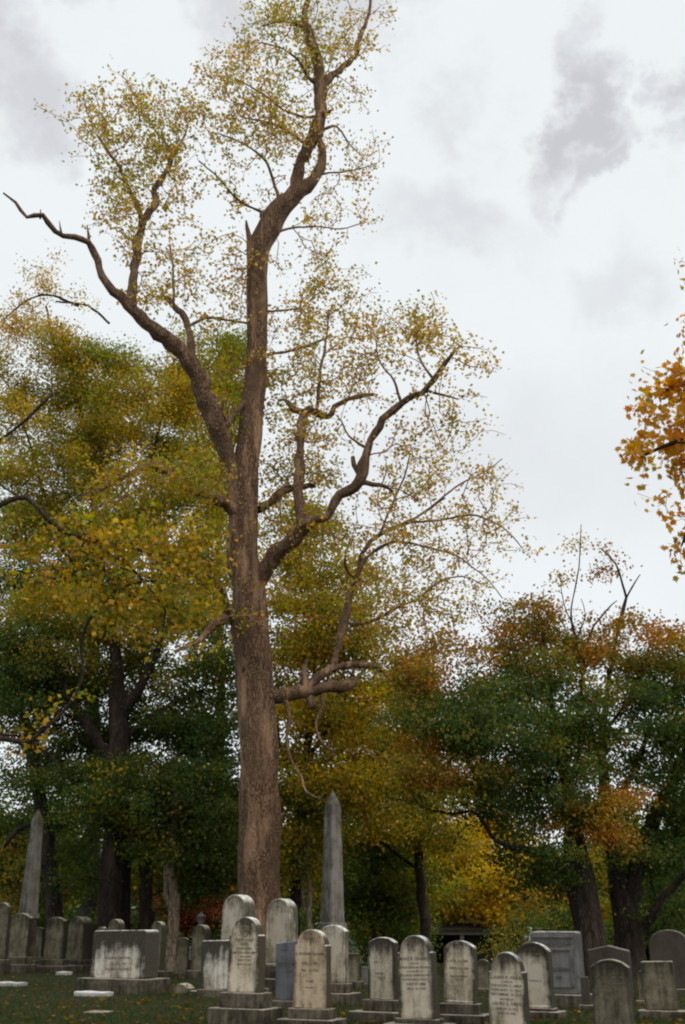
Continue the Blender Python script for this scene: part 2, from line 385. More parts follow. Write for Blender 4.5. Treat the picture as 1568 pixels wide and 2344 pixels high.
LEAN = random.Random(5)
GRP = 'headstones standing in the burial ground'
def stone(label, x0, x1, yt, yb, d, style, m, yaw=-27, th=None, tiers=((.10, 1.0),), k=None, rim=None, text=(), tm=None,
          cross=None, rosette=None, taper=.03, rough=0.0, tierm=None, name='headstone', group=GRP, lean=0):
    """x0..x1: front face across its foot, yt and yb: its top and its foot, d: metres ahead of the eye"""
    lean = lean or LEAN.uniform(-1.3, 1.3); yaw += LEAN.uniform(-3, 3)
    P0 = W(x0, yb, d); u = np.array([math.cos(R(yaw)), math.sin(R(yaw))])
    r1 = W(x1, yb, 1.0)[:2]
    A = np.array([[u[0], -r1[0]], [u[1], -r1[1]]]); sol = np.linalg.solve(A, -P0[:2]); w_ = sol[0]
    th = th or w_ * .33
    nrm = np.array([-u[1], u[0]])            # away from the viewer
    ctr = P0[:2] + u * w_ / 2 + nrm * th / 2
    zb = P0[2]; g0 = gz(ctr[0], ctr[1])
    ztop = W((x0 + x1) / 2, yt, ctr[1])[2]; h = ztop - zb
    zb_l = max(zb - g0, .0)
    T = thing(name, label, 'headstone', (ctr[0], ctr[1], g0), R(yaw), group)
    if zb_l < .03: h += zb_l; zb_l = -.05; h += .05
    sb = bm_obj('tablet', slab_bm(outline(style, w_, h, k), th, taper, min(.030, w_ * .04), rim, rough), m, T)
    sb.location.z = zb_l; sb.rotation_euler.y = R(lean)
    z = zb_l; tot = sum(q[1] for q in tiers)
    if zb_l > 0:
        for i, (ov, fr) in enumerate(tiers):
            hh = zb_l * fr / tot; z1 = z; z0 = z - hh
            if i == len(tiers) - 1: z0 = -.08
            bm = bmesh.new(); box(bm, 0, 0, z0, z1 - .001, w_ + 2 * ov, th + 2 * ov, .018)
            bmesh.ops.subdivide_edges(bm, edges=[e for e in bm.edges if e.calc_length() > .25], cuts=5, use_grid_fill=True)
            for v in bm.verts:
                q = v.co * 6; v.co += Vector((mnoise.noise(q), mnoise.noise(q + Vector((5, 0, 0))), .5 * mnoise.noise(q + Vector((0, 5, 0))))) * .008
            bm_obj('plinth', bm, tierm or M_base, T)
            z = z0
    dep = rim[1] if rim else 0
    yf = -th / 2 + dep - .002
    if text:
        ls = []
        for (s, zf, ch, xo, mw) in text: ls.append((s, xo * w_, zf * h, ch, mw * w_))
        q = words('inscription', ls, T, yf, tm or M_letter); q.location.z = zb_l; q.rotation_euler.y = R(lean)
    if cross:
        q = bm_obj('carved_cross', cross_bm(0, cross[0] * h, cross[1] * h, cross[2] * w_, yf, arms=cross[3]), M_letter, T); q.location.z = zb_l; q.rotation_euler.y = R(lean)
    if rosette:
        q = bm_obj('carved_rosette', rosette_bm(0, rosette[0] * h, rosette[1] * w_, yf), M_letter, T); q.location.z = zb_l; q.rotation_euler.y = R(lean)
    return T, w_, h, th, zb_l

T2 = ((.09, .45), (.22, .55))
c = .040
# --- front row, left to right
stone('cream round headed marker with carved rosette on a stepped plinth before the big trunk', 518, 593, 2098, 2271, 19.6, 'shoulder', M_marble, k=.46, tiers=T2, rosette=(.80, .14),
      text=(('THEODORE', .67, .046, -.02, .80), ('HERR', .62, .044, 0, .5), ('DAUGHTER OF', .565, .026, 0, .55), ('THEO. AND LAURA HERR', .51, .026, 0, .72),
            ('AND HIS WIFE', .462, .022, .05, .5), ('NOV. 2 1877', .41, .030, .02, .7), ('JULY 13 1948', .355, .030, .02, .72)), taper=.05)
stone('tan round headed marker with square shoulders and stained right edge, beside the blue grey slab', 670, 746, 2127, 2307, 19.2, 'shoulder', M_tan, k=.40, tiers=((.07, .5), (.2, .5)), cross=(.80, .12, .2, 'latin'),
      text=(('G. BOSDOM CRAIGHILL', .67, .040, 0, .9), ('DEC. 2 1882', .55, .036, 0, .58), ('FEB. 18 1973', .46, .036, 0, .60), ('AT REST', .33, .024, 0, .32), ('IN GOD', .25, .024, 0, .3)), taper=.015)
stone('arched streaky headstone on a two step plinth, left end of the right hand row', 841, 906, 2145, 2287, 20.6, 'segment', M_panel, k=.17, tiers=((.07, .5), (.26, .5)), yaw=-30, th=.16,
      text=(('JOHN', .80, .030, -.05, .4), ('REV. L. S.', .58, .030, -.1, .6), ('PERFECT', .40, .030, -.05, .55), ('PEACE', .33, .030, 0, .36)), rim=(.03, .004))
stone('tallest round headed marker of the right hand row, standing between two low arched ones', 912, 997, 2140, 2330, 19.0, 'shoulder', M_marble, k=.40, tiers=((.05, .4), (.2, .6)), cross=(.80, .14, .26, 'outline'),
      text=(('MARIA R. CRAIGHILL', .695, .046, .02, .86), ('WIFE OF', .645, .024, 0, .3), ('GEORGE BOSDOM CRAIGHILL', .595, .032, 0, .92), ('DAUGHTER OF', .548, .026, 0, .45), ('WILLIAM RUTHERFORD HOY', .500, .032, 0, .9),
            ('EDITH PERRY CRAFT', .450, .032, 0, .86), ('JUNE 27 1880', .395, .036, .02, .68), ('MAY 18 1934', .34, .036, .02, .68)), taper=.05)
stone('low arched headstone with a sunk round headed panel, streaked dark above, between two taller markers', 1016, 1088, 2153, 2296, 20.2, 'cap', M_marble, k=.17, tiers=((.06, .5), (.2, .5)), yaw=-25, rim=(.05, .012),
      text=(('AUG. 11 1882', .66, .036, 0, .74), ('APRIL 30 1952', .54, .036, 0, .76), ('PEACE PERFECT', .415, .030, 0, .74), ('PEACE', .36, .030, 0, .32)), taper=.03)
stone('pale round headed marker filled with carved lines, cut off by the bottom of the photo', 1119, 1206, 2178, 2366, 17.8, 'shoulder', M_marble, k=.46, tiers=((.05, .5), (.2, .5)), cross=(.80, .13, .24, 'outline'), yaw=-26,
      text=(('LAURA P. HERR', .665, .044, .0, .86), ('WIFE OF', .62, .024, .05, .28), ('THEODORE C. HERR', .57, .034, 0, .88), ('FEBRUARY 15 1852', .515, .036, 0, .86), ('SEPTEMBER 15 1939', .462, .036, 0, .86),
            ('MOTHER OF', .41, .024, 0, .4), ('LAURA L. HERR', .35, .042, 0, .84), ('AUGUST 14 1882', .29, .030, 0, .7), ('JULY 13 1948', .24, .030, 0, .6)), taper=.07)
stone('stained stone with an eared arched head, partly behind the lettered marker the photo cuts off', 1186, 1264, 2157, 2306, 21.6, 'cap', M_panel, k=.2, tiers=((.04, .3), (.16, .7)), yaw=-26, rim=(.045, .01), rough=.004,
      text=(('MOTHER', .80, .040, .05, .5), ('CHARLES H.', .40, .030, .05, .6)), taper=.04)
stone('large brownish grey arched headstone at the bottom right with a bright rim of lichen', 1361, 1452, 2195, 2366, 17.6, 'segment', M_dark, k=.2, tiers=((.05, 1),), yaw=-24, rim=(.035, .006), taper=.02,
      text=(('IN LOVING MEMORY', .74, .030, 0, .7), ('OF OUR FATHER', .66, .030, 0, .6), ('BORN 1861', .55, .034, 0, .5), ('DIED 1924', .46, .034, 0, .5)))
stone('flat topped dark headstone with rounded corners and faint pale streaks at the right edge', 1477, 1553, 2200, 2312, 21.0, 'flat', M_dark, tiers=((.12, 1),), yaw=-20, taper=.01)
stone('blue grey granite slab with a slanting top, between the cream and the tan markers', 630, 681, 2153, 2290, 23.6, 'slant', M_blue, k=.11, tiers=((.06, 1),), yaw=-18, taper=.0, tm=M_letter_grey,
      text=(('CAPT.', .82, .040, -.08, .5), ('LEROY M', .58, .062, -.05, .8), ('1890', .46, .04, .12, .4)))
stone('pale stone with a shallow arched head and brown shoulders, right behind the tan marker', 727, 789, 2117, 2250, 25.0, 'segment', M_pale, k=.2, tiers=((.06, .45), (.2, .55)), yaw=-24, taper=.02)
stone('taller pale round headed stone with a moulded rim at the left of the great trunk', 502, 557, 2048, 2216, 29.0, 'round', M_pale, k=.52, tiers=((.05, .5), (.2, .5)), yaw=-32, th=.42, rim=(.05, .02), taper=.0)
stone('pale round headed stone with a moulded rim at the right foot of the great trunk', 606, 661, 2057, 2210, 29.0, 'round', M_pale, k=.52, tiers=((.05, .5), (.2, .5)), yaw=-30, th=.38, rim=(.05, .02), taper=.0)
stone('broad flat topped slab, white below and black above, left of the cream marker', 458, 540, 2152, 2264, 26.6, 'flat', M_block, tiers=((.06, 1),), yaw=-25, th=.3, taper=.0)
stone('wide square marble block black above and white below, alone on a long dark plinth', 206, 330, 2129, 2238, 28.2, 'flat', M_block, tiers=((.22, 1),), yaw=-25, th=.55, taper=.0, name='family_headstone',
      text=(('BENJAMIN F. MATHER', .40, .050, 0, .8), ('1846  1919', .28, .045, .06, .5), ('ELIZABETH HIS WIFE', .17, .045, 0, .6)))
stone('round headed dark stone peeping over the left end of the black and white block', 238, 268, 2104, 2215, 33.0, 'round', M_dark, yaw=-32, th=.22, tiers=((.08, 1),))
stone('small knob headed dark stone at the left shoulder of the black and white block', 216, 232, 2121, 2215, 32.0, 'round', M_dark, yaw=-30, th=.16, tiers=((.08, 1),))
stone('round headed dark stone peeping over the right end of the black and white block', 338, 366, 2109, 2222, 34.0, 'round', M_dark, yaw=-32, th=.22, tiers=((.08, 1),))
stone('small dark flat topped marker right of the pale dead trunk', 401, 428, 2146, 2226, 36.0, 'cap', M_dark, k=.12, yaw=-20, tiers=((.05, 1),))
stone('dark pointed round marker with one pale vertical streak', 437, 468, 2117, 2221, 35.0, 'round', M_dark, k=.62, yaw=-32, th=.3, tiers=((.10, 1),))
stone('dim arched stone in front of the left obelisk with a white crust on its head', 15, 58, 2090, 2190, 40.0, 'segment', M_dark, k=.22, yaw=-18, tiers=((.08, .5), (.2, .5)))
stone('dim arched stone just right of the left obelisk', 97, 140, 2099, 2196, 40.5, 'segment', M_dark, k=.18, yaw=-16, tiers=((.1, .5), (.3, .5)))
stone('dark round headed stone close to the distant carved cross', 149, 186, 2098, 2196, 42.0, 'round', M_dark, k=.5, yaw=-34, th=.5, tiers=((.08, .5), (.2, .5)))
stone('dark round headed stone cut off by the left edge of the photo', -26, 10, 2066, 2196, 38.0, 'round', M_dark, k=.5, yaw=-18, tiers=((.08, 1),))
stone('dark flat topped marker right of the pedestal of the tall obelisk', 795, 822, 2182, 2246, 30.0, 'flat', M_dark, yaw=-20, tiers=((.08, 1),))
stone('tiny pale marker behind the left end of the right hand row', 827, 846, 2213, 2250, 31.0, 'flat', M_grey, yaw=-18, tiers=((.06, 1),))
stone('wide dark stone with a low gabled top behind the arched stone at the right', 1352, 1447, 2164, 2292, 25.4, 'pediment', M_monu, k=.11, yaw=-20, th=.4, tiers=((.10, 1),), taper=0)
stone('large dark round topped stone at the right edge, behind the flat topped one', 1494, 1590, 2128, 2262, 27.0, 'round', M_monu, k=.36, yaw=-20, th=.4, tiers=((.15, 1),), taper=0)
stone('low dark stone wedged between the two tall rimmed stones', 566, 600, 2182, 2262, 27.5, 'flat', M_dark, yaw=-24, tiers=((.08, 1),))
stone('small dark arched stone behind the arched marker with a sunk panel', 1094, 1118, 2196, 2262, 29.0, 'segment', M_dark, yaw=-22, tiers=((.08, 1),))
stone('narrow dark stone in the gap before the flat topped headstone at the right', 1462, 1482, 2222, 2290, 24.5, 'round', M_dark, yaw=-22, tiers=((.06, 1),))
stone('small dim arched stone far behind, between the left obelisk and its right neighbour', 70, 94, 2122, 2190, 44.5, 'segment', M_dark, yaw=-20, tiers=((.08, 1),))
stone('low grey stone right of the granite monument, under the gabled stone', 1332, 1352, 2236, 2300, 23.0, 'flat', M_monu, yaw=-22, tiers=((.06, 1),))
# --- wide granite monument with a carved frieze and a sunk panel
Tm, mw, mh, mt, mz = stone('wide grey granite monument with rough edges, carved frieze and a framed panel', 1219, 1330, 2132, 2274, 24.2, 'flat', M_grey, yaw=-24, th=.42, tiers=((.16, 1),), rough=.012, taper=.02, name='granite_monument', group=GRP, lean=.01)
bm = bmesh.new()
def plate(bm, x0, x1, z0, z1, y0, y1):
    vs = [bm.verts.new((x, y, z)) for y in (y0, y1) for x, z in ((x0, z0), (x1, z0), (x1, z1), (x0, z1))]
    for q in ((0, 1, 2, 3), (4, 5, 6, 7), (0, 1, 5, 4), (1, 2, 6, 5), (2, 3, 7, 6), (3, 0, 4, 7)): bm.faces.new([vs[i] for i in q])
f0 = -mt / 2
for a in ((-.40, -.34, .12, .72), (.34, .40, .12, .72), (-.34, .34, .70, .73), (-.42, .42, .90, .925), (-.34, .34, .10, .13)):
    plate(bm, a[0] * mw, a[1] * mw, a[2] * mh, a[3] * mh, f0 - .03, f0 + .02)
q = bm_obj('panel_frame', bm, M_grey, Tm); q.location.z = mz
bm = bmesh.new()
for i in range(5):
    r_ = rosette_bm((-.3 + .15 * i) * mw, .815 * mh, .045 * mw, f0 - .012, .012); me = bpy.data.meshes.new('t'); r_.to_mesh(me); r_.free(); bm.from_mesh(me); bpy.data.meshes.remove(me)
q = bm_obj('frieze', bm, M_grey, Tm); q.location.z = mz
q = words('inscription', [('V. GOEHN', .05 * mw, .36 * mh, .075, .52 * mw), ('1858', .07 * mw, .25 * mh, .045, .2 * mw)], Tm, f0 - .014, M_letter_grey); q.location.z = mz

# --- flat markers in the grass
def flat_marker(label, x0, x1, y, d, dep, m=None, h=.07, yaw=-20, nm='flat_grave_marker', style=0):
    a = W(x0, y, d); b = W(x1, y, d); wd = (b[0] - a[0]) / max(.6, math.cos(R(yaw)))
    cx = (a[0] + b[0]) / 2; g0 = gz(cx, d)
    T = thing(nm, label, 'grave marker', (cx, d, g0), R(yaw), 'flat markers lying in the grass')
    bm = bmesh.new(); box(bm, 0, 0, -.05, h, wd, dep, .02)
    bmesh.ops.subdivide_edges(bm, edges=[e for e in bm.edges if e.calc_length() > .15], cuts=5, use_grid_fill=True)
    for v in bm.verts:
        q = v.co * 5
        if style and v.co.z > 0: v.co.z += style * (1 - (v.co.x / (wd / 2)) ** 2)
        v.co += Vector((mnoise.noise(q), mnoise.noise(q + Vector((5, 0, 0))), mnoise.noise(q + Vector((0, 5, 0))))) * .02
    bm_obj('slab', bm, m or M_flat, T)
flat_marker('white flat marker in the grass before the long dark plinth', 178, 252, 2270, 26.6, .42, h=.09)
flat_marker('white flat marker at the left edge of the lawn', -10, 56, 2246, 31.5, .5, h=.09)
flat_marker('small flat marker below the dim arched stone beside the left obelisk', 134, 160, 2220, 38.5, .4, h=.1)
flat_marker('dark low curved marker beside the right end of the long plinth', 398, 440, 2272, 28.0, .35, M_dark, .10, style=.12)
flat_marker('thin flat marker between the curved marker and the white washed slab', 440, 505, 2272, 27.6, .4, M_base, .08)
flat_marker('sunken flat marker nearly covered by grass at the bottom left', 196, 250, 2322, 21.6, .4, M_base, .045)

# --- obelisks
def obelisk(label, xc, d, y_foot, y_sh, y_tip, wpx, wtop, yaw, m):
    foot = W(xc, y_foot, d); sc = (W(xc + 1, y_foot, d) - foot)[0]
    w0 = wpx * sc / (abs(math.cos(R(yaw))) + abs(math.sin(R(yaw)))); w1 = w0 * wtop
    zsh = W(xc, y_sh, d)[2]; zt = W(xc, y_tip, d)[2]; g0 = gz(foot[0], d)
    T = thing('obelisk', label, 'obelisk', (foot[0], d, g0), R(yaw), 'obelisks')
    zf = foot[2] - g0; zsh -= g0; zt -= g0
    bm = bmesh.new(); rings = []
    for z, w_ in ((zf, w0), (zf + .03, w0), (zsh, w1), ):
        rings.append([bm.verts.new((sx * w_ / 2, sy * w_ / 2, z)) for sx, sy in ((-1, -1), (1, -1), (1, 1), (-1, 1))])
    for a, b in zip(rings, rings[1:]):
        for i in range(4): bm.faces.new((a[i], a[(i + 1) % 4], b[(i + 1) % 4], b[i]))
    tip = bm.verts.new((0, 0, zt))
    for i in range(4): bm.faces.new((rings[-1][i], rings[-1][(i + 1) % 4], tip))
    bm.faces.new(rings[0][::-1]); bmesh.ops.bevel(bm, geom=list(bm.edges), offset=.02, segments=2, affect='EDGES')
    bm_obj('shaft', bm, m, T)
    bm = bmesh.new(); box(bm, 0, 0, zf - .16, zf - .002, w0 * 1.24, w0 * 1.24, .03, .94); bm_obj('cap', bm, m, T)
    bm = bmesh.new(); box(bm, 0, 0, .35, zf - .163, w0 * 1.06, w0 * 1.06, .02)
    bm_obj('die', bm, M_base, T)
    bm = bmesh.new(); box(bm, 0, 0, -.1, .18, w0 * 1.75, w0 * 1.75, .02); bm_obj('plinth', bm, M_base, T)
    bm = bmesh.new(); box(bm, 0, 0, .181, .348, w0 * 1.42, w0 * 1.42, .02); bm_obj('plinth', bm, M_base, T)
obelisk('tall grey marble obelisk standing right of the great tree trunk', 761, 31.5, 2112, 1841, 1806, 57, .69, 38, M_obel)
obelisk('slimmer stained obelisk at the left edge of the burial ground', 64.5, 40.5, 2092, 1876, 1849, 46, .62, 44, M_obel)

# --- stone cross, urn monument, far carved monument
def lathe(bm, prof, n=16, cx=0, cy=0):
    rings = [[bm.verts.new((cx + r_ * math.cos(2 * math.pi * i / n), cy + r_ * math.sin(2 * math.pi * i / n), z)) for i in range(n)] for r_, z in prof]
    for a, b in zip(rings, rings[1:]):
        for i in range(n): bm.faces.new((a[i], a[(i + 1) % n], b[(i + 1) % n], b[i]))
    bm.faces.new(rings[0][::-1]); bm.faces.new(rings[-1])
p = W(190, 2112, 47); g0 = gz(p[0], 47); zt = W(190, 2062, 47)[2] - g0
T = thing('stone_cross', 'weathered stone cross with a ringed head on a tapering pedestal, far left', 'cross', (p[0], 47, g0), R(-20))
bm = bmesh.new(); box(bm, 0, 0, -.1, .3, 1.1, .9, .02); bm_obj('plinth', bm, M_base, T)
bm = bmesh.new(); box(bm, 0, 0, .302, zt - 1.0, .62, .5, .02, .6); bm_obj('pedestal', bm, M_dark, T)
bm = bmesh.new(); box(bm, 0, 0, zt - .998, zt, .2, .16, .02); box(bm, -.2, 0, zt - .47, zt - .27, .2, .155, .02); box(bm, .2, 0, zt - .47, zt - .27, .2, .155, .02)
for i in range(20):
    a = 2 * math.pi * (i + .5) / 20; box(bm, .21 * math.cos(a), 0, zt - .37 + .21 * math.sin(a) - .035, zt - .37 + .21 * math.sin(a) + .035, .08, .10, 0)
bm_obj('cross_head', bm, M_grey, T)
p = W(460, 2112, 42); g0 = gz(p[0], 42); zt = W(460, 2087, 42)[2] - g0
T = thing('urn_monument', 'dark monument topped by a small stone urn, behind the pointed marker', 'monument', (p[0], 42, g0), R(-20))
bm = bmesh.new(); box(bm, 0, 0, -.1, .35, .9, .9, .02); bm_obj('plinth', bm, M_base, T)
bm = bmesh.new(); box(bm, 0, 0, .352, zt - .52, .5, .5, .02, .9); bm_obj('pedestal', bm, M_dark, T)
bm = bmesh.new(); lathe(bm, [(.15, zt - .518), (.15, zt - .46), (.07, zt - .42), (.16, zt - .3), (.17, zt - .2), (.19, zt - .19), (.18, zt - .15), (.10, zt - .1), (.05, zt - .05), (.03, zt)]); bm_obj('urn', bm, M_grey, T, True)
p = W(291, 2112, 52); g0 = gz(p[0], 52)
T = thing('carved_monument', 'small pale carved monument with a crowning spire, far behind the black and white block', 'monument', (p[0], 52, g0), R(-15))
z1 = W(291, 2102, 52)[2] - g0; z2 = W(291, 2074, 52)[2] - g0; z3 = W(291, 2034, 52)[2] - g0
bm = bmesh.new(); box(bm, 0, 0, -.1, z1, .62, .62, .03, .92); bm_obj('pedestal', bm, M_base, T)
bm = bmesh.new(); box(bm, 0, 0, z1 + .002, z2 - .12, .72, .72, .06, .8); box(bm, 0, 0, z2 - .118, z2, .82, .82, .03, .7); bm_obj('canopy', bm, M_pale, T)
bm = bmesh.new(); lathe(bm, [(.2, z2 + .002), (.16, z2 + .1), (.12, z2 + .2), (.1, z2 + .5), (.05, z3 - .1), (.06, z3 - .05), (.02, z3)], 8); bm_obj('spire', bm, M_grey, T)

# --- low pavilion, brick house, far white building
def wallmat(name, col, rough=.9, brick=False, b2=None):
    m, t, o, n = newmat(name)
    if brick:
        c, v = objvec(n, t, rand=False); br = n('ShaderNodeTexBrick'); mp = n('ShaderNodeMapping'); mp.inputs['Rotation'].default_value = (R(90), 0, 0)
        t.links.new(v, mp.inputs[0]); t.links.new(mp.outputs[0], br.inputs[0]); br.inputs['Scale'].default_value = 4
        br.inputs['Color1'].default_value = (*col, 1); br.inputs['Color2'].default_value = (*b2, 1); br.inputs['Mortar'].default_value = (.2, .16, .13, 1)
        return finish(m, t, o, n, br.outputs[0], rough)
    c, v = objvec(n, t, rand=False); q = n('ShaderNodeTexNoise', i_Scale=3.0, i_Detail=5.0); t.links.new(v, q.inputs[0])
    return finish(m, t, o, n, mix(n, t, rng(n, t, q.outputs[0], .3, .7, 0, .6), col, tuple(x * .6 for x in col)), rough)
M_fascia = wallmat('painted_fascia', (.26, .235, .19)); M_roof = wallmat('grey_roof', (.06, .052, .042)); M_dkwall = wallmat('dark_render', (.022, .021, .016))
M_white = wallmat('white_paint', (.62, .62, .60)); M_brick = wallmat('red_brick', (.20, .045, .025), brick=True, b2=(.15, .035, .022)); M_slate = wallmat('slate', (.08, .07, .07))
m, t, o, n = newmat('window_glass'); M_glass = finish(m, t, o, n, (.04, .045, .05), .08, spec=.6)
def quadbox(bm, x0, x1, y0, y1, z0, z1):
    vs = [bm.verts.new((x, y, z)) for z in (z0, z1) for x, y in ((x0, y0), (x1, y0), (x1, y1), (x0, y1))]
    for q in ((3, 2, 1, 0), (4, 5, 6, 7), (0, 1, 5, 4), (1, 2, 6, 5), (2, 3, 7, 6), (3, 0, 4, 7)): bm.faces.new([vs[i] for i in q])
dP = 60.0; a = W(962, 2134, dP); b = W(1157, 2134, dP); g0 = gz(0, dP)
zf1 = W(1050, 2129, dP)[2]; zf0 = W(1050, 2140, dP)[2]; zr = W(1050, 2124, dP + 3)[2]
T = thing('pavilion', 'low open pavilion with a pale fascia and one white post, behind the right hand row', 'pavilion', (a[0], dP, g0)); ln_ = b[0] - a[0]
bm = bmesh.new(); quadbox(bm, 0, ln_, 0, 5, zf0 - g0, zf1 - g0); bm_obj('fascia', bm, M_fascia, T)
bm = bmesh.new(); vs = [bm.verts.new(q) for q in ((-.2, -.2, zf1 - g0 + .003), (ln_ + .2, -.2, zf1 - g0 + .003), (ln_ + .2, 5.2, zf1 - g0 + .003), (-.2, 5.2, zf1 - g0 + .003), (1.2, 2.5, zr - g0 + .25), (ln_ - 1.2, 2.5, zr - g0 + .25))]
for q in ((0, 1, 5, 4), (1, 2, 5), (2, 3, 4, 5), (3, 0, 4), (3, 2, 1, 0)): bm.faces.new([vs[i] for i in q])
bm_obj('roof', bm, M_roof, T)
xw = W(1068, 2150, dP)[0] - a[0]
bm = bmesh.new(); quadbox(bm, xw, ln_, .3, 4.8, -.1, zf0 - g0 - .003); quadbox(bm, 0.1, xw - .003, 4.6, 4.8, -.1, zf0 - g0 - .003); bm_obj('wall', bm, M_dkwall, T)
xp = W(1058, 2150, dP)[0] - a[0]
for q in (xp, .25):
    bm = bmesh.new(); quadbox(bm, q - .1, q + .1, .05, .25, -.1, zf0 - g0 - .003); bm_obj('post', bm, M_fascia, T)
dH = 84.0; a = W(1085, 2110, dH); b = W(1275, 2110, dH); g0 = gz(0, dH) - .1
T = thing('brick_house', 'red brick house with a white framed window, glimpsed through the yellow tree', 'house', (a[0], dH, g0)); ln_ = b[0] - a[0]
hz = W(1200, 2062, dH)[2] - g0
bm = bmesh.new(); quadbox(bm, 0, ln_, 0, 8, 0, hz); bm_obj('wall', bm, M_brick, T)
bm = bmesh.new(); vs = [bm.verts.new(q) for q in ((-.4, -.4, hz + .003), (ln_ + .4, -.4, hz + .003), (ln_ + .4, 8.4, hz + .003), (-.4, 8.4, hz + .003), (1.5, 4, hz + 2.4), (ln_ - 1.5, 4, hz + 2.4))]
for q in ((0, 1, 5, 4), (1, 2, 5), (2, 3, 4, 5), (3, 0, 4), (3, 2, 1, 0)): bm.faces.new([vs[i] for i in q])
rf = bm_obj('roof', bm, M_slate, T)
bm = bmesh.new(); quadbox(bm, ln_ * .3, ln_ * .3 + .7, 4, 4.7, hz + 1.2, hz + 3.2); bm_obj('chimney', bm, M_brick, rf)
for (xa, xb, ya, yb_) in ((1183, 1208, 2065, 2082), (1130, 1150, 2066, 2086), (1240, 1256, 2066, 2086)):
    x0 = W(xa, 2080, dH)[0] - a[0]; x1 = W(xb, 2080, dH)[0] - a[0]; z1 = W(xa, ya, dH)[2] - g0; z0 = W(xa, yb_, dH)[2] - g0
    bm = bmesh.new(); quadbox(bm, x0 - .08, x1 + .08, -.06, .04, z0 - .08, z1 + .08); wf = bm_obj('window', bm, M_white, T)
    bm = bmesh.new(); quadbox(bm, x0, x1, -.066, -.03, z0, (z0 + z1) / 2 - .03); quadbox(bm, x0, x1, -.066, -.03, (z0 + z1) / 2 + .03, z1); bm_obj('pane', bm, M_glass, wf)
dV = 72.0; a = W(1212, 2130, dV); b = W(1262, 2130, dV); g0 = gz(0, dV); z1 = W(1212, 2122, dV)[2]
T = thing('parked_van', 'white roofed vehicle far behind the granite monument', 'van', ((a[0] + b[0]) / 2, dV, g0)); ln_ = (b[0] - a[0]) * 1.4
bm = bmesh.new(); pr = [(-.5, .35), (.5, .35), (.5, .9), (.42, 1.0), (.30, z1 - g0), (-.47, z1 - g0), (-.5, 1.0)]
va = [bm.verts.new((x * ln_, -.9, z)) for x, z in pr]; vb = [bm.verts.new((x * ln_, .9, z)) for x, z in pr]
bm.faces.new(va); bm.faces.new(vb[::-1])
for i in range(len(pr)): bm.faces.new((va[i], va[(i + 1) % len(pr)], vb[(i + 1) % len(pr)], vb[i]))
bmesh.ops.bevel(bm, geom=list(bm.edges), offset=.05, segments=2, affect='EDGES'); bm_obj('body', bm, M_white, T)
m, t, o, n = newmat('rubber'); M_rub = finish(m, t, o, n, (.02, .02, .02), .8)
for q in (-.32, .32):
    for sy in (-1, 1):
        bm = bmesh.new(); lathe(bm, [(.1, -.1), (.32, -.1), (.34, -.06), (.34, .06), (.32, .1), (.1, .1)], 18); wv = bm_obj('wheel', bm, M_rub, T); wv.rotation_euler = (R(90), 0, 0); wv.location = (q * ln_, sy * .86, .34)
bm = bmesh.new(); quadbox(bm, -.38 * ln_, .25 * ln_, -.91, .91, 1.05, z1 - g0 - .15); bm_obj('window', bm, M_glass, T)

# ------------------------------------------------------------------ leaves and branches
def template(kind):
    if kind == 'small':      # folded pointed leaf
        v = [(0, 0, 0), (-.42, .45, .10), (0, 1, -.05), (.42, .45, .10)]; t = [(0, 2, 1), (0, 3, 2)]
    elif kind == 'tulip':    # four lobed, square tipped
        v = [(0, 0, 0), (-.50, .22, .10), (-.34, .55, .05), (-.46, .95, .02), (0, .80, -.03), (.46, .95, .02), (.34, .55, .05), (.50, .22, .10)]
        t = [(0, 4, 2), (0, 2, 1), (2, 4, 3), (0, 6, 4), (0, 7, 6), (6, 5, 4)]
    else:                    # maple
        rim = [(0, -.1), (.22, .02), (.52, -.02), (.38, .22), (.72, .46), (.36, .50), (.34, .74), (.14, .66), (0, 1.08), (-.14, .66), (-.34, .74), (-.36, .50), (-.72, .46), (-.38, .22), (-.52, -.02), (-.22, .02)]
        v = [(0, .35, -.05)] + [(x, y, .09 * abs(x) + .03 * y) for x, y in rim]; k = len(rim)
        t = [(0, i + 1, (i + 1) % k + 1) for i in range(k)]
    return np.array(v, float), np.array(t, int)

PAL = {'green': (.095, .130, .022), 'deep': (.042, .078, .018), 'lime': (.22, .26, .024), 'yellow': (.60, .40, .025), 'gold': (.60, .31, .018),
       'olive': (.32, .24, .026), 'orange': (.50, .18, .022), 'rust': (.30, .11, .030), 'red': (.11, .022, .014), 'bronze': (.46, .24, .048), 'pale': (.62, .46, .13)}  # 'pale' puts the glow on thin foliage against the sky into leaf colour
def tints(pal, n):
    names = list(pal.keys()); p = np.array(list(pal.values()), float); p /= p.sum()
    idx = RNG.choice(len(names), n, p=p)
    return np.array([PAL[k] for k in names])[idx]

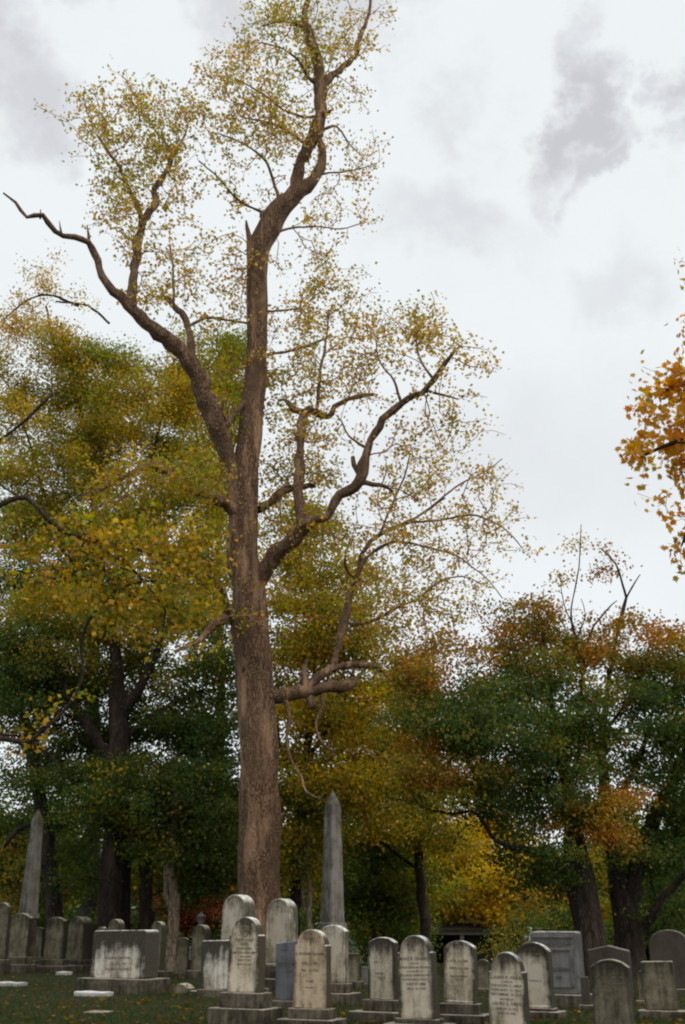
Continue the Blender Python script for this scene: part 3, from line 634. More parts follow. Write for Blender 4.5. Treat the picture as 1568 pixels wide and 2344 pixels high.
def leaves(name, centers, cols, size, kind, parent, droop=.35, m=None, wood=None, wm=None):
    v, t = template(kind); n = len(centers)
    ax = RNG.normal(size=(n, 3)); ax[:, 2] -= droop; ax /= np.linalg.norm(ax, axis=1)[:, None]       # leaf axis
    nr = RNG.normal(size=(n, 3)); nr[:, 2] += .6 * np.sign(RNG.random(n) - .1)
    bx = np.cross(ax, nr); bx /= np.linalg.norm(bx, axis=1)[:, None] + 1e-9
    cz = np.cross(bx, ax)
    s = size * RNG.uniform(.6, 1.25, n)
    P = centers[:, None, :] + s[:, None, None] * (v[None, :, 0, None] * bx[:, None, :] + v[None, :, 1, None] * ax[:, None, :] + v[None, :, 2, None] * cz[:, None, :] * RNG.uniform(-1, 3, n)[:, None, None])
    tri = (t[None] + (np.arange(n) * len(v))[:, None, None]).reshape(-1, 3)
    cc = cols * RNG.uniform(.7, 1.3, (n, 1)) * RNG.uniform(.9, 1.1, (n, 3))
    P = P.reshape(-1, 3); C_ = np.repeat(cc, len(v), axis=0); nl = len(tri)
    if wood is not None:                     # the twigs the leaves hang on belong to the crown
        tri = np.vstack([tri, wood[1] + len(P)]); P = np.vstack([P, wood[0]]); C_ = np.vstack([C_, np.full((len(wood[0]), 3), .1)])
    o = np_mesh(name, P, tri, m or M_leaf, parent, C_)
    if wood is not None:
        o.data.materials.append(wm); mi = np.zeros(len(tri), np.int32); mi[nl:] = 1; o.data.polygons.foreach_set('material_index', mi)
    return o

def tubes(name, lines, m, parent, sides=6, smooth=True):
    V = []; Fq = []; off = 0; ang = np.arange(sides) * 2 * math.pi / sides; ca, sa = np.cos(ang), np.sin(ang)
    for pts, rad in lines:
        pts = np.asarray(pts, float); rad = np.asarray(rad, float); n = len(pts)
        if n < 2: continue
        tg = np.gradient(pts, axis=0); tg /= np.linalg.norm(tg, axis=1)[:, None] + 1e-9
        ref = np.array([.3, .9, .1]) if abs(tg[0][2]) > .5 else np.array([0, 0, 1.0])
        u = np.cross(tg, ref); u /= np.linalg.norm(u, axis=1)[:, None] + 1e-9; w_ = np.cross(tg, u)
        ring = pts[:, None, :] + rad[:, None, None] * (u[:, None, :] * ca[None, :, None] + w_[:, None, :] * sa[None, :, None])
        V.append(ring.reshape(-1, 3))
        i = np.arange(n - 1)[:, None] * sides; j = np.arange(sides)[None]; j2 = (j + 1) % sides
        Fq.append(np.stack([off + i + j, off + i + j2, off + i + sides + j2, off + i + sides + j], -1).reshape(-1, 4)); off += n * sides
    if name is None:
        q = np.vstack(Fq); return np.vstack(V), np.vstack([q[:, [0, 1, 2]], q[:, [0, 2, 3]]])
    return np_mesh(name, np.vstack(V), np.vstack(Fq), m, parent, smooth=smooth)

def catmull(P, R_, step):
    P = np.asarray(P, float); R_ = np.asarray(R_, float); out = []; ro = []
    n = len(P)
    for i in range(n - 1):
        p0 = P[max(i - 1, 0)]; p1 = P[i]; p2 = P[i + 1]; p3 = P[min(i + 2, n - 1)]
        k = max(2, int(np.linalg.norm(p2 - p1) / step))
        for q in range(k):
            t = q / k
            out.append(.5 * ((2 * p1) + (p2 - p0) * t + (2 * p0 - 5 * p1 + 4 * p2 - p3) * t * t + (3 * p1 - p0 - 3 * p2 + p3) * t ** 3)); ro.append(R_[i] + (R_[i + 1] - R_[i]) * t)
    out.append(P[-1]); ro.append(R_[-1])
    return np.array(out), np.array(ro)

def traced(pts, d0, step=.25, wob=.25):
    """pts: (X, Y, width, depth offset) -> centre line and radii in metres"""
    P = []; Q = []
    for p in pts:
        d = d0 + (p[3] if len(p) > 3 else 0)
        c0 = W(p[0], p[1], d); r = ray(p[0], p[1]); dist = np.linalg.norm(c0 - np.array([0, 0, EYE]))
        sc = dist / np.linalg.norm(r) ; P.append(c0); Q.append(p[2] * sc / 2)
    c_, r_ = catmull(P, Q, step)
    for i in range(1, len(c_)):
        v = Vector(c_[i]) * .9; a = min(r_[i] * wob, .05)
        c_[i] = c_[i] + np.array([mnoise.noise(v), mnoise.noise(v + Vector((7, 0, 0))), mnoise.noise(v + Vector((0, 7, 0)))]) * a
        if r_[i] < .32:                       # crooked, angular growth of the smaller wood
            v = v * 2.6; a2 = min(r_[i] * .9, .10)
            c_[i] = c_[i] + np.array([mnoise.noise(v), mnoise.noise(v + Vector((7, 0, 0))), mnoise.noise(v + Vector((0, 7, 0)))]) * a2
            r_[i] *= 1 + .35 * mnoise.noise(v * 1.3 + Vector((3, 3, 3)))
    return c_, r_

def limb_mesh(name, lines, m, parent, sides=14, lump=.07):
    """rough, ridged limbs: tubes whose rings are pushed in and out"""
    V = []; Fq = []; off = 0
    for pts, rad in lines:
        n = len(pts); sd = sides if rad.max() < .35 else sides * 3
        ang = np.arange(sd) * 2 * math.pi / sd
        tg = np.gradient(pts, axis=0); tg /= np.linalg.norm(tg, axis=1)[:, None] + 1e-9
        u = np.cross(tg, np.array([.12, 1.0, .15])); u /= np.linalg.norm(u, axis=1)[:, None] + 1e-9; w_ = np.cross(tg, u)
        kx = np.ones((n, sd))
        for i in range(n):
            for j in range(sd):
                q = Vector((math.cos(ang[j]) * 1.1, math.sin(ang[j]) * 1.1, 0)) + Vector(pts[i]) * .55
                q2 = Vector((math.cos(ang[j]) * 4, math.sin(ang[j]) * 4, pts[i][2] * .35))
                kx[i, j] = 1 + lump * mnoise.noise(q) * (1.6 if sd > 20 else 2.6) + (lump * 1.1 * mnoise.noise(q2) if sd > 20 else 0)
        ring = pts[:, None, :] + (rad[:, None] * kx)[:, :, None] * (u[:, None, :] * np.cos(ang)[None, :, None] + w_[:, None, :] * np.sin(ang)[None, :, None])
        V.append(ring.reshape(-1, 3)); V.append(np.array([pts[-1] + tg[-1] * rad[-1] * .6]))
        i = np.arange(n - 1)[:, None] * sd; j = np.arange(sd)[None]; j2 = (j + 1) % sd
        f = np.stack([off + i + j, off + i + j2, off + i + sd + j2, off + i + sd + j], -1).reshape(-1, 4)
        tip = off + n * sd; b0 = off + (n - 1) * sd
        cap = np.array([(b0 + a, b0 + (a + 1) % sd, tip, tip) for a in range(sd)])
        Fq.append(f); Fq.append(('cap', cap)); off += n * sd + 1
    me = bpy.data.meshes.new(name); vv = np.vstack(V); faces = []
    for f in Fq:
        if isinstance(f, tuple): faces += [tuple(int(x) for x in r[:3]) for r in f[1]]
        else: faces += [tuple(int(x) for x in r) for r in f]
    me.from_pydata([tuple(x) for x in vv], [], faces); me.shade_smooth()
    return link(name, me, m, parent)

def grow(skel, targets, rtip=.006, up=.15, pw=.42, plen=.18, seglen=.45, cap=.5, jit=.05):
    """skel: list of (points, radii). every target is reached by a curved twig from the nearest wood; returns twig lines"""
    npos = []; nrad = []; npl = []; ndir = []
    for pts, rad in skel:
        L_ = 0
        for i in range(0, len(pts)):
            npos.append(pts[i]); nrad.append(rad[i]); npl.append(i * .12); d_ = pts[min(i + 1, len(pts) - 1)] - pts[max(i - 1, 0)]; ndir.append(d_ / (np.linalg.norm(d_) + 1e-9))
    ns = len(npos); cap_n = ns + len(targets) * 10
    pos = np.zeros((cap_n, 3)); pos[:ns] = npos; pl = np.zeros(cap_n); pl[:ns] = np.array(npl) * .3; dr = np.zeros((cap_n, 3)); dr[:ns] = ndir
    parent = -np.ones(cap_n, int); base = np.zeros(cap_n); base[:ns] = nrad; n = ns
    d0 = np.array([np.min(np.sum((pos[:ns] - t) ** 2, 1)) for t in targets]) if len(targets) else np.array([])
    lines = []
    for ti in np.argsort(d0):
        a = targets[ti]; dv = a - pos[:n]; dd = np.linalg.norm(dv, axis=1)
        cosang = np.sum(dv * dr[:n], 1) / (dd + 1e-6)
        k = int(np.argmin(dd * (1.25 - .35 * cosang) + plen * pl[:n])); L_ = dd[k]
        m_ = int(min(9, max(2, round(L_ / seglen))))
        p0 = pos[k]; c1 = p0 + (dr[k] * .5 + (a - p0) / (L_ + 1e-6) * .5 + np.array([0, 0, up])) * L_ * .45
        idx = [k]; pr = k
        for s in range(1, m_ + 1):
            t = s / m_; q = (1 - t) ** 2 * p0 + 2 * t * (1 - t) * c1 + t * t * a
            if s < m_: q = q + RNG.normal(size=3) * jit * min(1, L_)
            if n >= cap_n: break
            pos[n] = q; parent[n] = pr; pl[n] = pl[pr] + L_ / m_; e = q - pos[pr]; dr[n] = e / (np.linalg.norm(e) + 1e-9); base[n] = base[k] if k < ns else base[k]
            idx.append(n); pr = n; n += 1
        lines.append(idx)
    cnt = np.zeros(n); 
    for l in lines: cnt[l[-1]] += 1
    for i in range(n - 1, ns - 1, -1):
        if parent[i] >= ns: cnt[parent[i]] += cnt[i]
    rad = rtip * np.power(np.maximum(cnt, 1), pw); rad = np.minimum(rad, np.maximum(base[:n] * cap, rtip))
    out = []
    for l in lines:
        r_ = rad[l].copy()
        if l[0] < ns: r_[0] = r_[1] * 1.15
        else: r_[0] = min(rad[l[0]], r_[1] * 1.2)
        out.append((pos[l], r_))
    return out

def blob_targets(blobs, d0, per, zmin=.5, clump=0):
    """blobs: (X, Y, rx, ry, weight, palette, depth, depth spread) -> targets, palettes"""
    T_ = []; pals = []
    for b in blobs:
        X, Y, rx, ry, wt, pal = b[:6]; dd = b[6] if len(b) > 6 else 0; ds = b[7] if len(b) > 7 else None
        sc = np.linalg.norm(W(X, Y, d0 + dd) - np.array([0, 0, EYE])) / np.linalg.norm(ray(X, Y))
        ds = ds if ds is not None else min(rx, ry) * sc * .9
        k = max(1, int(per * wt * rx * ry * math.pi / 1000.0))
        for q_ in range(k):
            if clump and q_ % 6:                # boughs: targets gather in flat sprays with air between them
                p_ = cen + np.array([random.gauss(0, 1), random.gauss(0, 1), random.gauss(0, .45)]) * clump
                T_.append(p_); pals.append(pal); continue
            a = random.random() * 6.283; r_ = math.sqrt(random.random()) * (1.0 + random.gauss(0, .20))
            dz = random.gauss(0, .5) * ds; 
            p_ = W(X + rx * r_ * math.cos(a), Y + ry * r_ * math.sin(a), d0 + dd + dz); cen = p_
            if p_[2] > zmin: T_.append(p_); pals.append(pal)
    return np.array(T_), pals

def along(lines, frac=.5, k=6, sig=.2, sz=None):
    """leaf positions scattered about the outer part of every twig"""
    out = []; owner = []
    for i, (p_, r_) in enumerate(lines):
        n = len(p_); t = 1 - frac * RNG.random(k) ** 1.3; f = t * (n - 1); a = np.floor(f).astype(int); a = np.minimum(a, n - 2); u = (f - a)[:, None]
        q = p_[a] * (1 - u) + p_[a + 1] * u + RNG.normal(size=(k, 3)) * np.array(sz or (sig, sig, sig))
        out.append(q); owner += [i] * k
    return np.vstack(out), np.array(owner)

PALS = {
 'top': dict(olive=5, bronze=3, lime=4, gold=1, pale=4), 'thin': dict(bronze=4, rust=1, olive=3, lime=2, pale=6), 'topg': dict(lime=6, olive=4, bronze=1, pale=3),
 'yg': dict(olive=6, lime=4, gold=1, yellow=1.5, bronze=1.5, green=2.5), 'gy': dict(green=4, olive=5, lime=3, gold=1, bronze=1), 'gold': dict(gold=2, yellow=4, olive=5, lime=3, green=1),
 'low': dict(yellow=1.5, gold=1.5, olive=5, lime=1.5, green=4, bronze=2), 'dk': dict(green=4, deep=6, olive=.5), 'dky': dict(green=4, deep=5, yellow=.5, olive=1),
 'mid': dict(green=7, deep=2, olive=3, bronze=1), 'brn': dict(bronze=2, rust=1.5, olive=4, green=7), 'org': dict(orange=3, bronze=4, rust=2, olive=3), 'orgs': dict(orange=1.5, rust=2, olive=4, green=5),
 'glow': dict(yellow=6, gold=3, lime=3, olive=2), 'bright': dict(lime=7, green=3, olive=2), 'edge': dict(rust=4, orange=3, olive=3, green=4), 'red': dict(red=6, rust=3), 'near': dict(orange=3, gold=6, bronze=3, yellow=2, lime=1), 'dg': dict(green=6, deep=5, olive=1),  # 'edge': part of its orange is glow along the crown tops, painted in
}

def tree(name, label, cat, base, limbs, blobs, d0, per, leafk, leafsize, kind='small', bark=None, twigm=None, sig=.25, flat=1.0, frac=.6,
         rtip=.006, group=None, sides=12, plen=.18, up=.15, seglen=.45, droop=.35, lump=.07, tsides=4, step=.3, pw=.42, zmin=.5, ws=1.0, dens=(4.6, 2.4), clump=.70):
    per *= dens[0]; leafk = int(leafk * dens[1]); limbs = [[(q[0], q[1], q[2] * (ws if q[2] > 8 else 1)) + tuple(q[3:]) for q in l] for l in limbs]
    g0 = W(*base[:2], base[2]); loc = (g0[0], base[2], gz(g0[0], base[2]))
    T = thing(name, label, cat, loc, 0, group)
    lines = [traced(l, d0, step) for l in limbs]
    sk = [(a, b) for a, b in lines]
    off = np.array(loc)
    L0 = [(a - off, b) for a, b in lines]
    limb_mesh('trunk', L0, bark or M_bark_dark, T, sides, lump)
    tg, pals = blob_targets(blobs, d0, per, zmin, clump)
    tw = grow(sk, tg, rtip, up, pw, plen, seglen)
    # twigs come back in growth order: find each one's palette again from its end point
    key = {tuple(np.round(a, 4)): p_ for a, p_ in zip(tg, pals)}
    tpal = [key.get(tuple(np.round(l[0][-1], 4)), pals[0]) for l in tw]
    wood = tubes(None, [(a - off, b) for a, b in tw], None, None, tsides)
    P_, own = along(tw, frac, leafk, sig, (sig, sig, sig * flat))
    cols = np.zeros((len(P_), 3)); tp = np.array([list(PALS).index(x) for x in tpal])[own]
    for i, kx in enumerate(PALS):
        mk = tp == i
        if mk.any():
            c_ = tints(PALS[kx], int(mk.sum()))
            cols[mk] = c_
    # whole sprays turn colour together
    spray = np.array([tints(PALS[x], 1)[0] for x in tpal])[own]
    cols = cols * .5 + spray * .5
    leaves('crown', P_ - off, cols, leafsize, kind, T, droop, None, wood, twigm or M_twig_dark)
    print('TREE', name, label[:30], len(tg), len(P_))
    return T

# ------------------------------------------------------------------ the great tulip tree
D1 = 34.0
LB = [
 # trunk
 [(592,2275,122),(592,2225,104),(592,2150,93),(594,2000,91),(594,1850,91),(591,1680,88),(586,1600,88),(580,1520,90),(572,1440,90),(568,1350,78),(556,1280,74),(557,1180,70),(562,1080,62),(575,980,54),(583,900,52),(588,800,49),(589,700,46),(589,630,46),(594,565,50),(614,525,52),(628,492,50),(648,468,44),(667,450,38),(680,410,26),(685,375,25),(700,345,28),(720,313,34),(732,270,30),(735,232,28),(731,197,27),(726,150,24),(722,116,21),(703,64,17),(695,25,14),(706,0,12),(716,-45,9)],
 [(731,205,22),(745,186,20,.3),(772,166,15,.8),(789,145,13,1.2),(814,128,12,1.5),(818,99,10,1.6),(830,70,9,1.8),(842,46,8,1.8),(850,-10,6,2)],
 [(662,458,30),(690,432,28),(714,416,27),(734,385,24),(738,358,20),(730,318,16)],
 [(735,262,18),(750,256,10,-.5),(761,250,4,-.7)],
 [(576,610,18),(570,560,17),(567,535,12),(563,505,3)],
 [(622,505,40),(606,487,22),(598,484,6)],
 # great left limb
 [(548,1185,40),(533,1110,38,-.2),(520,1040,40,-.4),(495,975,44,-.8),(470,905,42,-1.2),(443,845,40,-1.6),(408,797,36,-2),(350,752,31,-2.4),(304,707,29,-2.7),(284,688,26,-2.8),(255,667,20,-3.1),(234,630,18,-3.3),(218,580,17,-3.5),(200,553,16,-3.7),(168,543,13,-4),(125,528,12,-4.3),(96,494,11,-4.6),(61,496,9,-4.9),(35,464,7,-5.1),(7,442,4,-5.3)],
 [(201,556,9,-3.7),(203,540,6,-3.7),(199,515,2,-3.7)], [(92,500,6,-4.6),(93,480,2,-4.6)], [(140,532,6,-4.2),(136,505,1.5,-4.2)],
 [(300,705,28,-2.7),(303,680,23,-2.7),(308,627,20,-2.5),(320,560,19,-2.2),(331,505,17,-2),(358,466,16,-1.8),(353,438,14,-1.7),(377,400,12,-1.4),(395,352,10,-1.2),(377,328,7,-1.1),(371,300,5,-1)],
 [(330,510,10,-2),(300,441,8,-2.2),(273,383,7,-2.5),(244,342,5,-2.7),(222,310,4,-2.9)],
 [(397,352,6,-1.2),(424,308,4,-1),(430,280,3,-1)],
 [(440,840,20,-1.6),(434,765,18,-1.3),(427,737,16,-1.1),(406,708,14,-.9),(380,682,11,-.7)], [(398,700,7,-.9),(396,620,5,-.6),(388,560,4,-.5)],
 [(430,750,8,-1.2),(470,728,7,-.8),(520,733,6,-.4),(580,742,5,0)],
 [(545,1190,34),(523,1160,30,-.5),(478,1133,24,-1.5),(433,1112,20,-2.3),(383,1084,18,-3),(348,1068,16,-3.5),(318,1073,13,-4),(279,1098,9,-4.5),(214,1123,6,-5.2)],
 [(575,920,18),(552,930,14,-.4),(522,969,13,-.8),(498,985,12,-1)], [(522,965,9,-.8),(506,945,8,-.8),(513,918,6,-.9)],
 [(560,1405,30),(527,1408,26,-.4),(498,1425,20,-1),(468,1455,16,-1.6),(440,1474,11,-2.1),(400,1490,7,-2.8)],
 [(545,1440,24),(524,1405,20,-.6),(515,1360,12,-1),(470,1310,9,-2),(420,1295,7,-2.8),(350,1290,5,-3.8)],
 # low right limb
 [(600,1592,44),(640,1590,38,.2),(667,1584,32,.4),(707,1582,30,.7),(745,1574,28,1),(785,1572,26,1.3),(812,1558,20,1.5),(818,1550,8,1.6)],
 [(700,1580,22,.6),(728,1548,19,.8),(768,1528,17,1),(830,1521,13,1.4),(865,1530,10,1.7),(890,1555,7,1.9)],
 [(708,1585,24,.7),(711,1605,22,.6),(712,1622,17,.6)], [(698,1580,22,.6),(696,1540,14,.7),(702,1508,8,.9)],
 [(650,1600,12,.3),(663,1640,8,-.2),(656,1690,7,-.5),(668,1740,6,-.8),(690,1780,5,-1),(702,1812,4,-1.2),(735,1830,3,-1.5)],
 [(735,1585,9,.9),(738,1620,7,.6),(722,1655,6,.3),(738,1700,5,0),(765,1722,4,-.2)],
 [(765,1535,12,1),(775,1480,17,1.5),(789,1422,18,2),(799,1372,16,2.4),(819,1332,13,2.7),(829,1272,10,3),(869,1223,9,3.4),(928,1198,8,3.8),(978,1168,6,4.1),(1018,1140,4,4.4)],
 [(806,1350,10,2.5),(829,1290,9,2.4),(869,1255,8,2.6),(910,1240,6,2.8),(975,1252,4,3)], [(800,1430,9,2),(864,1418,7,2.2),(899,1395,6,2.4),(955,1372,4,2.6)], [(815,1335,8,2.7),(790,1290,6,2.2),(800,1240,4,2)],
 # right limbs
 [(580,1340,50),(610,1300,42,-.3),(636,1262,38,-.7),(670,1238,34,-1.1),(698,1206,28,-1.4),(729,1190,20,-1.6),(754,1178,20,-1.7),(779,1135,22,-1.9),(819,1100,25,-2.1),(834,1063,24,-2.2),(844,1029,18,-2.3),(859,989,17,-2.4),(889,949,16,-2.6),(918,922,15,-2.8),(968,899,14,-3),(993,869,12,-3.2),(1018,834,10,-3.4),(1040,805,6,-3.6)],
 [(826,1090,14,-2.1),(812,1066,13,-2.1),(808,1048,11,-2.1)], [(824,1105,12,-2.1),(869,1110,9,-1.8),(890,1118,8,-1.7),(899,1130,5,-1.7)], [(975,893,8,-3),(1018,904,6,-2.8),(1048,914,3,-2.7)],
 [(694,1210,24,-1.4),(684,1148,21,-1),(684,1073,20,-.8),(688,999,20,-.5),(692,959,22,-.4),(706,936,20,-.2),(729,946,16,0),(752,955,13,.2),(768,930,12,.3),(799,914,11,.5),(839,902,10,.8),(864,904,5,1)],
 [(700,945,16,-.3),(672,938,14,-.5),(650,915,8,-.6),(640,918,5,-.6)], [(726,940,9,0),(734,849,7,.3),(747,780,5,.5),(752,720,3,.6)],
 [(590,1165,24),(615,1155,22,.4),(648,1128,19,.8),(690,1113,14,1.2),(722,1115,8,1.5)],
 [(592,822,10),(612,812,9,.3),(655,805,7,.8),(709,790,6,1.3),(750,772,4,1.8)], [(600,712,8),(625,712,5,.3),(690,705,3,.8)],

 # long thin arching branches
 [(604,486,7),(592,480,6),(546,459,5,-.4),(499,406,4,-.9),(455,368,3,-1.4)],[(640,462,8),(621,400,6,-.3),(600,360,5,-.6),(560,330,4,-1),(500,305,3,-1.5)],[(700,330,8),(660,300,6,-.5),(610,280,5,-1),(560,270,3,-1.5)],
 [(728,200,9),(705,175,8,-.3),(688,145,6,-.6),(650,112,4,-1),(600,98,3,-1.3)],[(700,430,7),(740,398,5,.5),(800,392,3.5,1),(862,374,2,1.4)],[(628,536,6),(660,524,5,.3),(720,518,4,.7),(780,524,3,1),(835,508,2,1.2)],
 [(730,300,8),(770,290,5,.5),(800,330,3,.9),(830,360,2,1.2)],[(735,262,8),(700,268,6,-.4),(650,252,5,-.9),(600,215,4,-1.4),(540,180,3,-2)],[(690,60,8),(650,48,5,-.5),(600,60,3,-1)],
 [(869,1223,6,3.4),(900,1150,5,3),(930,1080,4,2.8),(940,1020,2,2.6)],[(978,1168,5,4.1),(1050,1110,4,4.2),(1110,1080,3,4.4),(1150,1050,2,4.5)],[(928,1198,6,3.8),(1010,1190,5,4),(1090,1180,4,4.3),(1160,1215,3,4.6),(1200,1260,2,4.8)],[(968,1250,5,3.2),(1040,1270,4,3.5),(1110,1320,3,3.8),(1150,1370,2,4)],
 [(955,1372,5,2.6),(1010,1330,4,2.8),(1060,1320,3,3),(1100,1335,2,3.2)],[(843,1030,8,-2.3),(800,1000,5,-2),(780,960,3,-1.8)],[(918,922,7,-2.8),(900,870,5,-2.6),(870,830,4,-2.3),(860,780,3,-2.2)],[(993,869,6,-3.2),(960,820,5,-3),(950,760,3,-2.9)],
]
CB = [ # X, Y, rx, ry, weight, palette, depth, spread
 (620,50,80,60,1.1,'topg',.5,1.5),(700,30,90,50,1.2,'topg',0,1.5),(760,110,70,80,.8,'thin',.8,1.5),(700,140,90,60,.9,'topg',-.5,1.5),(855,30,50,50,.5,'thin',2,1),(845,100,35,60,.3,'thin',1.8,1),(590,110,60,40,.6,'top',-.8,1),
 (500,140,70,40,.6,'thin',-2,1.5),(560,200,90,60,.9,'top',-1.5,1.5),(650,230,80,70,.8,'thin',-.5,1.5),(480,200,50,50,.6,'thin',-2,1.5),(560,290,110,60,1.0,'top',-1,1.5),(800,200,50,40,.6,'thin',1,1),(770,235,40,40,.6,'thin',.5,1),(660,320,70,50,.8,'thin',0,1.5),
 (210,240,50,50,.8,'top',-3,1.3),(270,230,60,45,.9,'top',-2.6,1.3),(350,250,70,50,.9,'top',-1.5,1.3),(240,310,70,50,.9,'top',-2.8,1.3),(320,320,80,60,1.1,'topg',-2,1.3),(410,300,60,50,.9,'top',-1.2,1.3),(300,400,60,60,1.1,'topg',-2.2,1.3),(380,380,60,60,.9,'top',-1.4,1.3),(280,460,50,60,.8,'thin',-2.4,1.3),(490,280,50,50,1.0,'top',-1.6,1.2),
 (290,540,45,80,.7,'top',-2.4,1.3),(360,520,50,60,.7,'thin',-1.8,1.3),(390,600,60,60,.6,'thin',-1,1.3),(440,460,70,70,.35,'thin',-1,1.5),(530,440,60,60,.3,'thin',-.5,1.5),(460,600,70,80,.4,'thin',-.5,1.5),(520,650,50,80,.7,'thin',.2,1.3),(350,640,60,60,.8,'top',-1.5,1.3),(500,720,70,40,.7,'top',-.5,1.3),
 (790,320,55,50,.55,'thin',.8,1.2),(800,400,60,60,.6,'thin',1,1.2),(770,490,70,50,.55,'thin',.8,1.2),(690,520,50,50,.25,'thin',.4,1.3),(600,380,60,50,.35,'thin',-.5,1.5),(640,620,30,50,.4,'thin',.4,1),
 (735,620,50,50,.9,'top',1,1.3),(770,690,60,60,1.0,'top',1.2,1.5),(700,700,60,60,.7,'thin',.8,1.5),(740,780,80,60,.9,'top',1,1.5),(670,830,60,50,1.0,'top',.6,1.3),(650,740,40,50,.7,'thin',.5,1.2),
 (860,760,60,50,.7,'thin',-1.5,1.5),(910,730,60,40,.8,'top',-2.4,1.5),(980,725,50,40,.8,'top',-3,1.5),(1040,760,40,50,.7,'thin',-3.3,1.3),(1055,840,30,60,.6,'thin',-3.4,1.3),(930,800,70,50,.7,'thin',-2.5,1.5),(840,830,80,50,.8,'top',-.5,1.5),(880,900,60,30,.4,'thin',-1.8,1.3),(1000,910,60,50,.4,'thin',-2.8,1.3),
 (800,860,60,50,.5,'thin',.5,1.3),(740,880,60,40,.6,'thin',.5,1.3),(1000,980,50,50,.45,'thin',-2.6,1.3),(940,1010,60,60,.5,'thin',-2.4,1.3),(1010,1060,60,50,.55,'thin',0,1.5),(1100,1010,25,40,.35,'thin',1,1),(1130,1080,50,50,.45,'thin',2,1.3),(1050,1110,70,50,.6,'thin',2.5,1.5),(940,1100,60,60,.6,'top',0,1.5),(860,1150,70,60,.5,'thin',1,1.5),
 (1130,1170,50,50,.6,'thin',3.5,1.5),(1180,1240,30,40,.45,'thin',4,1.3),(1080,1230,70,60,.6,'thin',3.5,1.5),(980,1200,70,50,.7,'top',3.6,1.5),(900,1260,80,60,.9,'top',3,1.5),(980,1310,80,60,.9,'top',3,1.5),(1080,1310,70,40,.4,'thin',3.2,1.5),(850,1340,60,60,.9,'top',2.6,1.5),(930,1390,80,60,.9,'top',2.4,1.5),(1010,1410,60,50,.8,'top',2.8,1.5),(860,1430,50,50,.7,'top',2,1.3),(900,1490,50,30,.6,'top',2,1.2),
 (640,890,40,50,1.1,'yg',.6,1.2),(650,970,45,60,1.1,'yg',.5,1.3),(720,1010,60,60,.9,'top',-.2,1.5),(740,1090,60,50,1.1,'yg',0,1.5),(650,1080,50,50,1.1,'yg',.8,1.3),(640,1180,45,50,1.2,'yg',.8,1.3),(720,1230,70,50,1.2,'yg',-.6,1.3),(780,1230,40,40,.8,'top',0,1.3),(770,1010,40,50,.4,'thin',-1,1.2),
 (480,900,60,80,.5,'yg',.5,1),(490,1010,60,80,.5,'yg',.5,1),(400,860,60,60,.5,'yg',0,1),(530,860,40,60,1.1,'gy',.5,1.2),
 (420,1090,80,60,1.2,'yg',-3.5,1.5),(330,1090,80,60,1.1,'yg',-4,1.5),(250,1140,80,50,1.0,'yg',-5,1.5),
 (590,1420,60,60,.25,'low',-1.2,.3),(575,1360,50,50,.2,'low',-1.0,.3),(600,1200,40,90,.12,'low',-.9,.2),
]
tree('tulip_tree', 'tallest tree, straight reddish brown trunk, bare dead limb at left, thin foliage against the sky', 'tree', (592, 2230, D1),
     LB, CB, D1, .95, 8, .106, 'tulip', M_bark, M_twig, sig=.18, frac=.6, rtip=.009, plen=.16, up=.12, seglen=.5, lump=.085, sides=14, step=.22, pw=.36, dens=(5.0, 1.4), clump=.48)

# branches hung with big yellow leaves: a nearer tree of the same kind whose trunk stands left of the frame
tree('yellow_leaved_tree', 'nearer tree reaching in from the left edge with long branches hung with large yellow leaves', 'tree', (-190, 2290, 25.5),
     [[(-190,2330,110),(-190,2150,92),(-200,1900,85),(-210,1650,78),(-215,1400,60),(-200,1150,40,.5),(-190,900,20,.5),(-185,750,8,.5)],
      [(-205,1500,40),(-120,1300,26),(-20,1170,20),(60,1140,17),(110,1190,15),(160,1225,13),(230,1240,10),(320,1260,7),(420,1300,4,.5)],
      [(-205,1750,38),(-100,1700,26),(0,1690,18),(60,1700,14),(110,1660,11),(160,1610,10),(190,1540,10),(185,1470,9),(215,1400,7),(290,1340,5),(360,1330,4)],
      [(-200,1300,24),(-100,1120,18),(0,1010,12),(60,960,8),(120,900,5)],
      [(100,1195,9),(170,1290,7),(260,1350,5),(350,1380,4)],
      [(200,1235,7),(300,1300,6),(360,1370,5),(378,1400,5),(370,1450,3)]],
     [(120,1240,80,50,.9,'low',0,1.2),(240,1260,90,50,1.1,'low',0,1.2),(340,1270,90,50,1.2,'low',.3,1.2),(440,1300,70,50,1.2,'low',.5,1.2),(470,1240,50,40,1.0,'low',.5,1.2),(300,1350,90,50,.9,'low',0,1.2),(400,1370,80,50,.9,'low',.5,1.2),(480,1380,40,50,.9,'low',.6,1),
      (200,1350,70,50,.9,'low',0,1.2),(90,1330,70,50,.6,'low',0,1.2),(30,1250,60,60,.6,'low',0,1.2),(330,1190,90,40,.35,'low',.3,1.2),(200,1180,80,40,.3,'low',0,1.2),(430,1200,60,40,.4,'low',.5,1.2),(440,1450,60,30,.7,'low',.6,1),(320,1440,70,30,.6,'low',0,1),(200,1440,60,40,.4,'low',0,1),
      (120,1640,70,30,.22,'low',0,1),(50,1700,60,30,.3,'low',0,1),(200,1580,40,30,.2,'low',0,1),
      (-60,1000,70,70,.6,'yg',0,1.5),(-160,900,90,90,.6,'yg',0,2),(-250,1200,90,90,.5,'low',0,2),(-130,1250,80,80,.6,'low',0,2)],
     25.5, 1.0, 9, .125, 'tulip', M_bark_dark, M_twig_dark, sig=.20, frac=.6, rtip=.005, plen=.14, up=.0, seglen=.4, droop=.8, dens=(2.8, 1.3), ws=.7, clump=.3)

